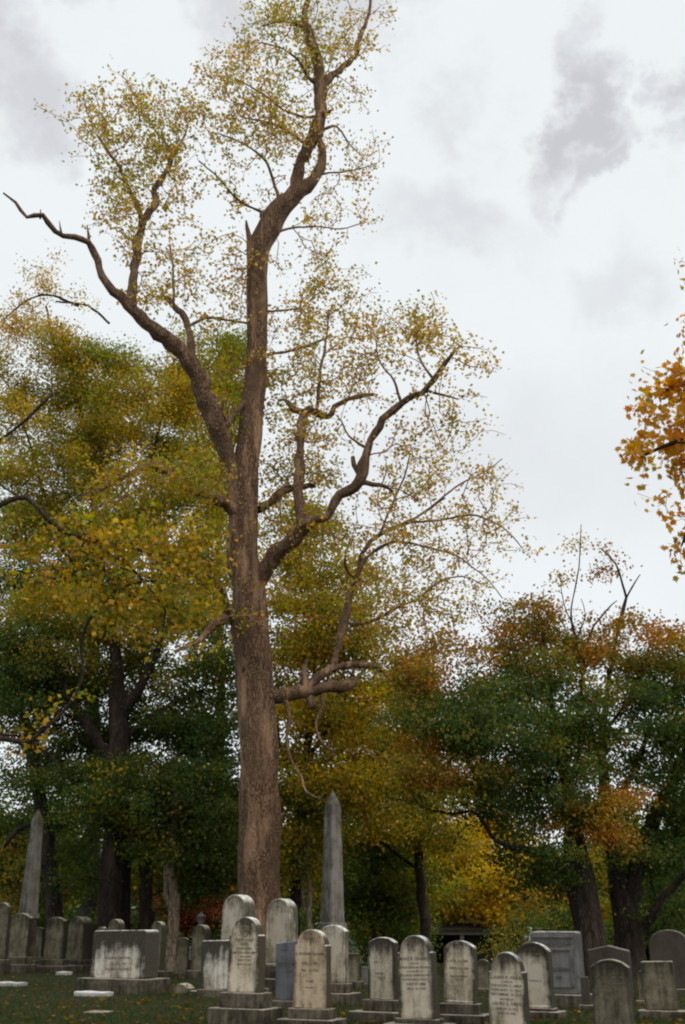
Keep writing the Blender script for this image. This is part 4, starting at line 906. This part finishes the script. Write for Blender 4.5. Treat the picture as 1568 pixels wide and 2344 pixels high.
# ------------------------------------------------------------------ trees behind, left
LS = .14
tree('golden_green_tree', 'tall broad tree with fine golden green leaves filling the left side behind the big tree', 'tree', (210, 2190, 53),
     [[(210,2215,90),(212,2000,80),(215,1750,70),(212,1500,60),(205,1300,46),(215,1130,34),(190,980,24),(160,860,14),(140,740,6)],
      [(212,1500,34),(300,1250,26),(350,1050,18),(380,900,10),(400,820,5)],[(210,1350,26),(120,1180,20),(70,1020,13),(30,900,6)],
      [(212,1250,22),(220,1050,16),(200,900,10),(130,800,6),(105,700,4)],[(200,1000,10),(170,880,8),(155,780,5)],[(300,1250,18),(420,1150,14),(470,1050,8)],[(110,1170,14),(30,1130,10),(-60,1060,6)],
      [(180,700,7,-1),(110,675,5,-1),(60,690,4,-1),(10,730,3,-1)],[(250,740,6,-1),(200,700,5,-1),(130,690,4,-1)]],
     [(125,630,30,40,.22,'thin',-1,1.5),(60,700,70,40,.25,'thin',-1,1.5),(170,680,60,40,.25,'thin',-1,1.5),(20,740,50,50,.3,'thin',-1,1.5),(110,760,80,50,.7,'top',0,2),(30,830,70,50,.7,'yg',0,2),(160,830,80,60,1.0,'yg',0,2),(250,830,60,50,1.2,'bright',0,2),
      (90,900,100,60,1.0,'yg',0,3),(230,900,90,60,1.3,'gy',0,3),(320,880,60,60,1.0,'yg',0,3),(400,900,70,70,1.0,'yg',0,3),(30,960,60,50,.8,'yg',0,3),(150,980,100,60,1.2,'gy',0,3),(290,970,90,60,1.2,'yg',0,3),
      (420,990,60,60,1.2,'gy',0,3),(100,1060,110,50,1.0,'yg',0,3),(250,1060,100,60,1.2,'yg',0,3),(390,1080,80,60,1.1,'gy',0,3),(460,1130,70,70,1.1,'gy',0,3),(20,1060,60,50,.6,'yg',0,3),(40,1150,80,60,1.0,'gy',0,3),(180,1150,110,60,1.1,'gy',0,3),(330,1170,100,60,1.2,'gy',0,3),
      (80,1240,110,60,1.1,'gy',0,3),(230,1240,110,60,1.2,'gy',0,3),(400,1230,90,60,1.1,'yg',0,3),(470,1310,60,60,1.0,'yg',0,3),(60,1330,110,60,1.0,'dk',0,3),(230,1350,120,60,1.0,'dky',0,3),(390,1370,100,60,.9,'yg',0,3)],
     53, .9, 34, LS, 'small', M_bark_dark, M_twig_dark, sig=.42, frac=.7, flat=.7, rtip=.009, ws=.4, dens=(4.4, 2.4))
tree('bright_green_tree', 'bright yellow green tree top showing just left of the great trunk', 'tree', (500, 2185, 58),
     [[(500,2205,60),(500,1900,50),(505,1600,44),(500,1300,34),(505,1050,22),(510,880,12),(520,760,5)],[(503,1200,18),(450,1000,12),(430,860,6)],[(505,1100,14),(560,950,8),(580,850,5)]],
     [(510,790,50,45,1.3,'bright',0,2),(480,850,60,50,1.2,'gy',0,2),(540,870,50,50,1.2,'bright',0,2),(460,920,60,50,1.2,'gy',0,2),(400,800,50,50,.6,'yg',0,2),(540,960,45,60,1.1,'gy',0,2),(480,1020,50,50,.7,'gy',0,2),(500,1280,50,90,.9,'yg',0,2),(480,1180,50,60,.8,'gy',0,2)],
     58, .9, 34, .16, 'small', sig=.45, flat=.7, rtip=.009, ws=.4)
tree('dark_maple', 'big dark green maple with a thick forked black trunk behind the black and white block', 'tree', (262, 2230, 43),
     [[(255,2250,150),(256,2150,112),(262,2050,100),(268,1950,92),(272,1850,80),(275,1720,72),(268,1600,60),(262,1500,40),(255,1400,20),(250,1300,8)],
      [(275,1990,60),(310,1900,40),(345,1810,26),(400,1740,16),(450,1690,8)],[(272,1650,50),(310,1590,36),(345,1530,26),(368,1475,18),(395,1420,9)],[(272,1760,40),(200,1660,34),(140,1560,24),(95,1490,16),(60,1420,8)],
      [(270,1880,30),(180,1800,22),(100,1720,14),(60,1690,10),(0,1680,6)],[(330,1850,14),(420,1840,10),(500,1830,8),(548,1820,5)],[(272,1700,20),(380,1620,14),(470,1580,8)],[(335,2215,56),(336,2100,46),(332,1960,36),(350,1850,20),(400,1780,9)]],
     [(80,1400,100,60,1.1,'gy',1,3),(230,1420,100,60,1.1,'gy',1,3),(360,1420,80,50,1.1,'gy',1,3),(470,1400,60,50,1.0,'gy',1,2),(490,1470,50,40,.9,'mid',1,2),(40,1500,70,60,1.1,'dk',1,3),(160,1510,90,60,1.0,'mid',1,3),(290,1480,60,50,1.0,'mid',3,2),(450,1500,50,50,.7,'dky',0,2.5),(510,1560,40,80,.9,'dk',0,2),(300,1580,90,70,.9,'dk',3.5,2),
      (60,1590,80,60,1.1,'dk',1,3),(190,1600,70,60,1.0,'dk',3,2),(420,1590,60,50,.8,'dky',2,2),(400,1660,100,50,1.1,'dk',1,3),(120,1770,60,50,.8,'dk',1,2),(500,1660,45,50,.9,'dk',0,2),(300,1700,100,50,1.1,'dk',3,2),(180,1700,80,50,.9,'dk',2.5,2),(470,1740,70,50,1.1,'dk',0,3),(350,1770,110,50,1.2,'dky',-1,3),
      (240,1790,80,40,1.0,'dk',-1,3),(500,1810,45,50,1.1,'dk',0,2),(420,1850,110,50,1.2,'dk',-1,3),(290,1850,90,45,1.0,'dky',-1,3),(180,1880,60,40,.6,'dk',0,3),(480,1920,60,50,1.1,'dk',0,3),(380,1940,90,50,1.0,'dky',0,3),(470,2000,60,50,1.0,'dk',1,2),(390,2010,60,40,.8,'mid',1,2),(180,1970,50,50,.7,'dk',1,2),(520,1990,30,50,1,'dk',1,2)],
     43, 1.15, 30, .125, 'small', sig=.36, flat=.5, rtip=.008, sides=16, lump=.10, up=.05, ws=.7)
tree('leaning_maple', 'dark maple leaning left behind the left obelisk', 'tree', (128, 2225, 44),
     [[(130,2250,70),(128,2150,52),(118,2020,46),(100,1880,42),(80,1750,38),(66,1680,32),(40,1600,20),(10,1500,10)],[(85,1780,26),(130,1740,22),(180,1790,18),(230,1860,12)],[(70,1690,20),(100,1640,13),(150,1590,7)],[(100,1880,20),(40,1900,14),(10,1940,8)]],
     [(20,1480,60,50,1.0,'dk',0,2.5),(20,1600,60,60,1.0,'dk',0,3),(40,1700,50,50,.7,'mid',0,3),(120,1830,50,50,.6,'dk',3,2),(20,1790,50,50,.6,'dk',3,2),(30,1880,60,50,1.2,'dk',4,2),(110,1930,40,50,.8,'dk',4,2),(20,1970,50,60,1.3,'mid',2,2),(30,2050,50,40,1.2,'brn',3,2),(120,2060,50,50,.9,'dk',2,2)],
     44, 1.1, 30, .125, 'small', sig=.36, flat=.5, rtip=.008, ws=.8)
# ------------------------------------------------------------------ behind, centre
tree('yellow_green_tree', 'yellow green tree right behind the great trunk, above the tall obelisk', 'tree', (672, 2225, 44),
     [[(668,2245,62),(672,2150,50),(680,2000,44),(690,1850,38),(705,1700,30),(720,1550,20),(735,1420,10),(740,1320,4)],[(700,1750,18),(760,1650,12),(810,1560,7)],[(690,1850,18),(640,1700,10),(640,1600,6)],[(685,1930,16),(760,1850,11),(830,1790,7)]],
     [(660,1170,40,50,.5,'yg',0,2.5),(720,1200,60,50,.5,'yg',0,2.5),(650,1270,40,50,.9,'yg',0,2.5),(710,1300,60,45,.8,'yg',0,2.5),(780,1310,60,50,.6,'yg',0,2.5),(670,1400,50,60,1.1,'yg',0,2.5),(750,1390,70,50,1.0,'yg',0,2.5),(830,1400,50,60,.5,'yg',0,2.5),(860,1480,50,50,.6,'yg',0,2.5),(650,1520,30,50,1.0,'yg',0,2),(720,1560,60,40,1.0,'yg',0,2.5),(690,1480,60,50,1.1,'yg',0,2.5),(780,1480,50,60,1.0,'gy',0,2.5),(800,1560,50,50,.7,'gold',0,2.5),
      (680,1640,50,50,1.0,'gold',0,2.5),(750,1660,60,50,1.2,'yg',0,2.5),(820,1640,50,50,1.0,'gold',0,2.5),(680,1740,50,50,1.1,'gold',0,2.5),(740,1760,60,50,1.2,'gy',0,2.5),(810,1730,50,50,1.1,'gold',0,2.5),(690,1830,50,50,1.1,'gy',0,2.5),(820,1820,50,50,1.0,'gold',0,2.5),(690,1920,50,50,1.1,'gold',0,2.5),(700,2000,40,40,.8,'gy',0,2),(840,1880,50,50,.9,'yg',0,2)],
     44, 1.2, 26, .14, 'small', sig=.36, flat=.7, rtip=.008, ws=.6)
tree('dark_evergreen', 'dark drooping evergreen behind the tall obelisk', 'tree', (862, 2200, 50),
     [[(862,2225,40),(862,2100,32),(864,1950,24),(866,1840,12),(868,1760,4)],[(864,2000,10),(820,2040,6),(800,2080,3)],[(864,1950,10),(910,2000,6),(935,2060,3)]],
     [(860,1870,45,60,1.0,'dg',0,2),(830,1960,45,60,1.2,'dg',0,2),(900,1960,50,60,1.2,'dg',0,2),(830,2050,50,50,1.3,'dg',0,2),(900,2060,60,50,1.3,'dg',0,2),(950,2060,40,50,1.2,'mid',0,2),(860,2100,80,30,1.2,'dg',0,2)],
     50, 1.2, 26, .13, 'small', sig=.36, flat=.6, rtip=.007)
tree('brown_maple', 'brown leaved maple between the tall obelisk and the big right hand maple', 'tree', (975, 2215, 47),
     [[(975,2235,50),(972,2120,40),(960,1990,34),(945,1850,28),(930,1720,22),(915,1600,12),(905,1500,5)],[(950,1900,16),(1010,1820,12),(1060,1780,7)],[(940,1800,14),(880,1720,9),(850,1660,5)],[(965,2000,14),(890,1940,9),(840,1900,5)]],
     [(910,1540,40,35,.8,'brn',0,2),(870,1620,50,50,1.0,'mid',0,2.5),(930,1630,50,50,1.1,'brn',0,2.5),(870,1710,60,50,1.2,'brn',0,2.5),(940,1720,60,50,1.1,'mid',0,2.5),(880,1800,60,50,1.1,'brn',0,2.5),(960,1810,60,50,1.1,'brn',0,2.5),(900,1880,50,40,1.0,'orgs',0,2.5),(980,1890,60,40,1.1,'yg',0,2.5),(1010,1940,50,40,.9,'yg',0,2)],
     47, 1.2, 28, .13, 'small', sig=.36, flat=.6, rtip=.008, ws=.6)
# ------------------------------------------------------------------ behind, right
tree('spreading_maple', 'spreading green and orange maple with a crooked limb arching down to the left', 'tree', (1350, 2250, 35),
     [[(1352,2275,170),(1350,2200,138),(1342,2100,122),(1330,2010,118),(1318,1950,96),(1308,1870,66),(1296,1790,48),(1278,1700,36),(1262,1600,24),(1248,1500,14),(1244,1430,6)],
      [(1320,2010,60),(1262,1962,42,-.6),(1215,1945,28,-1),(1172,1938,22,-1.4),(1133,1922,20,-1.7),(1113,1893,18,-1.9),(1098,1864,17,-2.1),(1062,1842,13,-2.5),(1040,1815,9,-2.8),(1010,1780,5,-3)],
      [(1105,1875,12,-2),(1112,1830,9,-1.6),(1095,1780,7,-1.2),(1060,1720,5,-1)],[(1085,1855,9,-2.2),(1040,1862,7,-2.4),(1000,1855,5,-2.6),(960,1845,3,-2.8)],
      [(1310,1880,34),(1240,1800,24),(1180,1720,16),(1130,1640,10),(1100,1560,5)],[(1300,1800,26),(1330,1700,18),(1330,1600,12),(1335,1520,6)],[(1280,1700,18),(1220,1620,12),(1190,1540,6)],[(1240,1800,14),(1150,1780,10),(1060,1740,7),(1000,1690,4)],[(1190,1730,10),(1090,1680,8),(1000,1620,5),(970,1560,3)],
      [(1335,1530,7),(1312,1440,6),(1308,1390,4),(1325,1300,3),(1330,1200,1.5)],[(1315,1440,4),(1290,1380,2.5),(1283,1330,1.5)],[(1335,1520,6),(1350,1450,5),(1385,1400,3.5),(1412,1375,2)],[(1320,1460,4),(1340,1410,3),(1330,1370,1.5)]],
     [(1120,1408,32,10,.7,'edge',0,.5),(1135,1430,18,16,.6,'edge',0,.5),(1240,1395,38,28,1.3,'edge',0,1),(1195,1450,50,34,1.1,'edge',0,1.5),(1265,1450,50,45,1.2,'mid',0,2),(1175,1500,50,32,1.1,'edge',0,2),(1240,1520,70,45,1.2,'mid',0,2.5),(1320,1515,45,28,1.0,'edge',0,1.5),
      (930,1530,55,40,1.0,'orgs',-2,2),(1010,1500,60,35,1.0,'edge',-2,2),(1000,1560,60,30,.8,'org',-2,1.5),(1080,1590,55,35,1.1,'mid',-1,2),(950,1610,60,50,1.1,'mid',-2,2.5),(1040,1630,70,50,1.2,'dk',-2,2.5),(1130,1600,70,50,1.2,'dk',-1,2.5),(1215,1600,50,45,.8,'mid',0,2.5),(1000,1700,70,45,1.0,'org',-2,2),
      (1090,1700,80,50,1.3,'dk',-2,2.5),(1180,1680,80,50,1.2,'dk',-1,2.5),(1290,1590,60,45,1.0,'dk',0,2.5),(1350,1580,45,40,.8,'mid',0,2.5),(1270,1680,70,50,1.2,'mid',0,2.5),(1340,1670,60,50,1.0,'dk',0,2.5),(960,1760,60,45,.9,'brn',-2.5,2),(1050,1780,70,40,.9,'orgs',-2.5,2),(1130,1790,70,45,1.1,'dk',-1.5,2.5),(1220,1770,80,50,1.2,'dk',0,2.5),(1310,1760,70,50,1.2,'mid',0,2.5),
      (1240,1860,80,50,1.2,'dk',0,2.5),(1160,1860,40,30,.5,'dk',-1,2),(1330,1850,60,45,1.0,'dk',0,2.5),(980,1840,50,30,.6,'yg',-3,1.5),(1230,1930,60,30,.7,'dk',-1,2),(1270,2010,60,50,1.1,'dk',.5,2),(1200,1990,40,30,.6,'dk',-.5,1.5),(1140,1960,40,25,.5,'dk',-1.5,1.5),
      (1330,1260,8,55,.35,'thin',0,.2),(1310,1345,30,18,.14,'thin',0,.4),(1283,1300,10,25,.25,'thin',0,.2)],
     35, 1.25, 28, .105, 'small', sig=.28, flat=.55, rtip=.007, sides=16, lump=.13, up=.05, seglen=.35, ws=.55, dens=(3.5, 2.3), clump=.5)
tree('forked_maple', 'dark maple with a trunk forked low, at the right edge behind the round topped stone', 'tree', (1440, 2240, 37),
     [[(1440,2265,150),(1438,2180,112),(1432,2100,96),(1420,2020,70),(1402,1940,58),(1390,1860,50),(1380,1780,40),(1378,1690,30),(1390,1600,18),(1402,1500,12),(1420,1420,8),(1432,1370,7),(1425,1335,5),(1410,1290,4),(1375,1255,3)],
      [(1438,2100,70),(1455,2010,64),(1478,1930,54),(1510,1850,44),(1550,1760,34),(1600,1660,22),(1640,1560,10)],[(1395,1850,22),(1460,1740,16),(1490,1640,10),(1500,1540,5)],[(1432,1372,5),(1445,1345,4),(1465,1315,2)],
      [(1380,1680,14),(1440,1600,10),(1470,1520,7),(1490,1470,4)],[(1470,2130,34,-1),(1505,2070,26,-1.5),(1560,2010,20,-2),(1640,1950,14,-3)],[(1480,1930,22),(1540,1920,16),(1600,1880,10)]],
     [(1425,1325,40,26,.30,'edge',0,.4),(1375,1253,16,10,.5,'edge',0,.2),(1440,1405,40,22,.5,'edge',0,.6),(1400,1470,60,40,1.0,'edge',0,2),(1470,1440,30,25,.7,'edge',0,1.5),(1530,1470,45,35,1.0,'edge',0,2),(1500,1540,70,40,1.1,'mid',0,2.5),(1580,1520,60,50,1.2,'mid',0,2.5),(1430,1550,50,40,.8,'mid',0,2.5),
      (1540,1600,70,50,1.2,'dk',0,2.5),(1450,1620,50,50,.8,'dk',0,2.5),(1510,1690,80,50,1.2,'dk',0,2.5),(1420,1690,50,50,.7,'dk',0,2.5),(1600,1680,70,60,1.2,'dk',0,2.5),(1540,1780,70,50,1.2,'dk',0,2.5),(1450,1760,50,40,.6,'dk',0,2.5),(1345,1850,55,35,.9,'org',-2.5,1.2),(1415,1835,40,40,.9,'org',-2.5,1.2),(1380,1900,50,30,.8,'org',-2.5,1.2),
      (1520,1860,60,40,.9,'dk',0,2.5),(1600,1850,60,60,1.2,'dk',0,2.5),(1540,1950,60,50,1.1,'dk',0,2.5),(1470,1990,40,40,.7,'dk',1,2),(1540,2040,50,50,1.0,'dk',1,2),(1360,1980,40,40,.8,'yg',5,2),(1530,2110,60,40,1.2,'dk',2,2),(1400,2070,30,50,.8,'gy',6,1.5)],
     37, 1.2, 28, .115, 'small', sig=.30, flat=.55, rtip=.007, sides=16, lump=.12, up=.05, seglen=.4, ws=.65, dens=(3.6, 2.3), clump=.5)
tree('golden_tree', 'small golden yellow tree in front of the brick house', 'tree', (1180, 2160, 62),
     [[(1180,2180,34),(1178,2110,26),(1170,2040,18),(1150,1970,10),(1130,1890,4)],[(1175,2060,12),(1100,2010,8),(1050,1960,4)],[(1178,2080,10),(1230,2030,7),(1270,1980,3)],[(1176,2100,8),(1090,2070,5),(1020,2060,3)]],
     [(1060,1930,55,35,1.1,'glow',0,3),(1130,1900,60,40,.9,'glow',0,3),(1110,1980,60,35,1.2,'glow',0,3),(1180,1970,50,35,1.0,'glow',0,3),(1040,2000,55,35,1.2,'yg',0,3),(1120,2040,60,30,1.1,'glow',0,3),(1190,2030,50,30,.45,'glow',0,3),(1030,2060,60,35,1.2,'yg',0,3),(1100,2080,50,25,1.0,'glow',0,3),(1240,2055,40,26,.5,'org',0,3),(1000,1990,40,40,1.1,'yg',1,3),(980,2080,50,35,1.1,'mid',0,3),(1180,2085,40,20,.8,'gold',0,2),(1140,2095,60,18,1.0,'gold',0,2),(1235,2090,30,16,.5,'org',0,2)],
     62, 1.2, 30, .20, 'small', sig=.45, flat=.7, rtip=.01, zmin=.2)
# pale dead trunks
for (X, d, wp, top, lab) in ((395, 41, 26, 2015, 'pale peeling trunk of a young tree beside the black and white block'), (706, 43, 13, 2035, 'thin pale trunk standing between the great trunk and the tall obelisk')):
    tree('pale_trunk_tree', lab, 'tree', (X, 2220, d),
         [[(X,2245,wp*1.5),(X-2,2180,wp*1.1),(X+2,2110,wp),(X+3,2060,wp*.95),(X+1,2020,wp*.8),(X-4,1960,wp*.7),(X+6,1880,wp*.5),(X+2,1800,wp*.3),(X-3,1720,wp*.15)],[(X,2100,wp*.6),(X-14,2050,wp*.45),(X-16,1990,wp*.35),(X-30,1930,wp*.2)]],
         [(X,1830,50,50,.7,'dk',0,1.5),(X+10,1900,50,40,.8,'mid',0,1.5),(X-10,1980,45,30,.6,'mid',0,1.5)], d, 1.0, 22, .12, 'small', M_bark_pale, M_twig_dark, sig=.3, flat=.7, lump=.1)
# low shrubs behind the stones
for (X, Y, d, rx, ry, pal, lab) in ((425, 2062, 56, 42, 34, 'red', 'red leaved shrub behind the pale peeling trunk'), (482, 2058, 58, 40, 38, 'red', 'red leaved shrub left of the tall rimmed stones'), (532, 2030, 64, 26, 24, 'org', 'small orange shrub at the left foot of the great trunk')):
    tree('shrub', lab, 'shrub', (X, Y + 70, d), [[(X,Y+95,8),(X,Y+50,6),(X+4,Y,4),(X,Y-25,2)],[(X,Y+60,5),(X-20,Y+10,3)],[(X,Y+60,5),(X+22,Y+5,3)]],
         [(X,Y,rx,ry,1.4,pal,0,1.2),(X,Y+35,rx*1.1,ry*.8,1.4,pal,0,1.2)], d, 1.4, 34, .15, 'small', sig=.35, flat=.7, group='shrubs', zmin=.1 + gz(0, d))

UG = [(300,50,44,40,'dg','dark bush behind the black and white block'),(560,56,40,40,'dk','dark bush behind the tall rimmed stones'),(650,54,36,38,'dk','dark bush between the great trunk and the tall obelisk'),
      (110,50,44,44,'dk','dark bush right of the left obelisk'),(10,52,44,44,'mid','brownish bush at the left edge'),(1290,50,44,44,'dg','dark bush behind the granite monument'),(1400,50,40,44,'dg','dark green bush between the two dark maples'),
      (1500,46,50,50,'dg','dark bush behind the large round topped stone'),(900,54,50,34,'dg','dark bush left of the pavilion'),(205,54,40,34,'dk','dark bush behind the stone cross'),(1170,57,15,16,'mid','green bush at the right end of the pavilion')]
for (X, d, rx, ry, pal, lab) in UG:  # dark bushes added to darken the shaded ground behind the stones
    Y = W(0, 0, 1)[2] * 0 + 2135
    tree('bush', lab, 'bush', (X, 2200, d), [[(X,2215,8),(X,2170,6),(X+4,2130,4),(X,2100,2)],[(X,2180,5),(X-24,2130,3)],[(X,2180,5),(X+26,2125,3)]],
         [(X,Y,rx,ry,1.4,pal,0,1.2),(X-8,Y+30,rx*1.3,ry*.8,1.4,pal,0,1.2),(X+14,Y-18,rx*.7,ry*.7,1.1,pal,0,1)], d, 1.4, 26, .14, 'small', sig=.35, flat=.7, group='bushes behind the graves', zmin=-.3)

# the near maple whose boughs come in from the right edge
tree('near_maple', 'near maple whose large orange leaves hang in at the right edge against the sky', 'tree', (1960, 2440, 13.5),
     [[(1960,2560,150),(1955,2300,112),(1950,2000,100),(1935,1700,92),(1945,1400,80),(1925,1100,64),(1935,800,44),(1950,500,26),(1935,250,10)],
      [(1938,1500,56),(1840,1280,42),(1740,1120,34),(1650,1040,22),(1580,1010,14),(1520,1020,8),(1460,1050,4)],[(1932,1250,44),(1830,1020,36),(1720,900,24),(1640,870,16),(1570,880,10),(1510,900,5)],
      [(1740,1120,20),(1650,1140,14),(1590,1180,8),(1560,1250,4)],[(1720,900,16),(1640,800,10),(1580,740,6)],[(1928,1000,36),(1840,760,30),(1740,640,18),(1650,590,8),(1580,600,4)],[(1936,1700,44),(1800,1500,34),(1700,1380,18),(1630,1300,8)]],
     [(1545,870,45,50,.8,'near',0,.5),(1500,905,40,30,.9,'near',0,.5),(1550,940,45,45,1.0,'near',0,.5),(1490,945,30,20,.8,'near',0,.5),(1530,1005,60,35,1.0,'near',0,.5),(1455,1050,45,24,1.0,'near',0,.4),(1490,1000,40,20,.6,'near',0,.4),(1450,920,22,14,.5,'near',0,.3),(1535,1065,55,30,1.0,'near',0,.5),(1500,1085,40,15,.5,'near',0,.4),(1550,1115,40,30,.8,'near',0,.5),
      (1470,1125,20,12,.25,'near',0,.2),(1480,850,22,15,.25,'near',0,.2),(1545,1170,30,30,.6,'near',0,.4),(1555,1235,25,25,.5,'near',0,.4),(1565,800,18,25,.5,'near',0,.3),(1590,900,60,120,1.0,'near',.3,.6),(1620,1050,60,120,.8,'near',.3,.6),(1566,640,14,14,.7,'near',0,.2),(1564,595,12,8,.6,'near',0,.2),(1563,1300,12,14,.6,'near',0,.2),(1600,1200,50,60,.6,'near',.3,.5),
      (1680,980,70,150,.6,'near',.5,.8),(1660,680,70,80,.6,'near',.3,.7),(1760,850,80,120,.5,'near',.5,1),(1700,1280,80,80,.5,'near',.3,.8),(1860,1000,100,200,.4,'near',.5,1.2),(1900,600,110,220,.4,'near',.5,1.2),(2020,900,130,260,.35,'near',.5,1.5),(1960,300,110,130,.35,'near',.3,1.2),(2060,1300,110,180,.3,'near',.5,1.5)],
     13.5, .75, 7, .088, 'maple', M_bark_dark, M_twig, sig=.10, frac=.5, rtip=.003, plen=.2, up=.0, seglen=.15, droop=.8, dens=(3.2, 1.3), clump=.16)

# ------------------------------------------------------------------ far trees closing the ground behind
FT = [(-40,80,'dk','dark green far tree at the left edge'),(60,92,'mid','far tree glimpsed right of the left obelisk'),(150,76,'dky','far green tree glimpsed by the distant stone cross'),(255,95,'dk','far dark tree behind the carved monument'),
      (350,84,'mid','far tree behind the thick forked black trunk'),(440,100,'yg','far yellowish tree above the red shrubs'),(530,80,'dk','far dark tree just left of the great trunk'),(640,92,'yg','far yellow green tree behind the great trunk'),
      (740,84,'mid','far tree behind the tall obelisk'),(830,98,'dk','far dark tree right of the tall obelisk'),(920,86,'mid','far green tree left of the golden tree'),(1010,104,'yg','far yellow tree over the pavilion roof'),
      (1110,110,'gold','far golden tree above the brick house'),(1290,100,'yg','far yellow tree right of the brick house'),(1390,82,'mid','far tree seen between the two dark maples'),(1480,90,'dk','far dark tree behind the forked maple'),(1590,84,'dk','far dark tree beyond the right edge of the graves')]
for i, (X, d, pal, lab) in enumerate(FT):
    h = [1850, 1900, 1880, 1860, 1905, 1930, 1870, 1900][i % 8] + (60 if 900 < X < 1300 else 0)
    bl = []
    for k in range(7):
        y = h + (2120 - h) * (k + .5) / 7; bl.append((X + random.uniform(-12, 12), y, 34 + 28 * math.sin(math.pi * (k + 1) / 8), (2120 - h) / 9, 1.2, pal, random.uniform(-2, 2), 3))
    tree('far_tree', lab, 'tree', (X, 2140, d), [[(X,2165,26),(X,2100,18),(X+4,2000,12),(X,h,4)],[(X,2080,9),(X-30,2020,4)],[(X,2060,9),(X+30,1990,4)]], bl, d, 1.0, 26, .30, 'small', sig=.7, rtip=.014, group='far trees closing the view', sides=8, tsides=3, step=1.0, zmin=-2.9)

# ------------------------------------------------------------------ grass and fallen leaves
n_g = 70000
yy = 18.5 + 32 * RNG.random(n_g) ** 1.7; xx = (RNG.random(n_g) * 2 - 1) * (yy * .36)
keep = np.ones(n_g, bool)
zz = np.array([gz(a, b) for a, b in zip(xx, yy)]); hgt = RNG.uniform(.035, .085, n_g); an = RNG.random(n_g) * 6.283; ww = RNG.uniform(.006, .012, n_g); ln1 = RNG.normal(0, .025, n_g); ln2 = RNG.normal(0, .025, n_g)
V = np.zeros((n_g, 3, 3)); V[:, 0] = np.stack([xx - ww * np.cos(an), yy - ww * np.sin(an), zz - .01], 1); V[:, 1] = np.stack([xx + ww * np.cos(an), yy + ww * np.sin(an), zz - .01], 1); V[:, 2] = np.stack([xx + ln1, yy + ln2, zz + hgt], 1)
pn = np.array([mnoise.noise(Vector((a * .5, b * .5, 0))) for a, b in zip(xx[:], yy[:])])
gc = np.where((RNG.random(n_g) + pn * .5 > .72)[:, None], np.array([.075, .055, .014]), np.array([.026, .060, .008])) * RNG.uniform(.6, 1.4, (n_g, 1))
gr = np_mesh('grass', V.reshape(-1, 3), np.arange(n_g * 3).reshape(-1, 3), M_leaf, None, np.repeat(gc, 3, axis=0)); tag(gr, kind='stuff')
n_l = 3600
yy = 18.5 + 34 * RNG.random(n_l) ** 1.5; xx = (RNG.random(n_l) * 2 - 1) * (yy * .36); zz = np.array([gz(a, b) for a, b in zip(xx, yy)]) + .035 + .02 * RNG.random(n_l)
v, t = template('tulip'); s = RNG.uniform(.04, .10, n_l); an = RNG.random(n_l) * 6.283; tl = RNG.normal(0, .25, (n_l, 2))
PX = (v[None, :, 0] * np.cos(an)[:, None] - (v[None, :, 1] - .5) * np.sin(an)[:, None]); PY = (v[None, :, 0] * np.sin(an)[:, None] + (v[None, :, 1] - .5) * np.cos(an)[:, None])
PZ = v[None, :, 2] + PX * tl[:, :1] + PY * tl[:, 1:]
P_ = np.stack([xx[:, None] + PX * s[:, None], yy[:, None] + PY * s[:, None], zz[:, None] + PZ * s[:, None]], -1)
tri = (t[None] + (np.arange(n_l) * len(v))[:, None, None]).reshape(-1, 3)
lc = tints(dict(gold=1, bronze=5, rust=5, olive=4), n_l) * RNG.uniform(.15, .6, (n_l, 1)) * np.where(RNG.random((n_l, 1)) > .93, 2.2, 1)
fl = np_mesh('fallen_leaves', P_.reshape(-1, 3), tri, M_leaf, None, np.repeat(lc, len(v), axis=0)); tag(fl, kind='stuff')
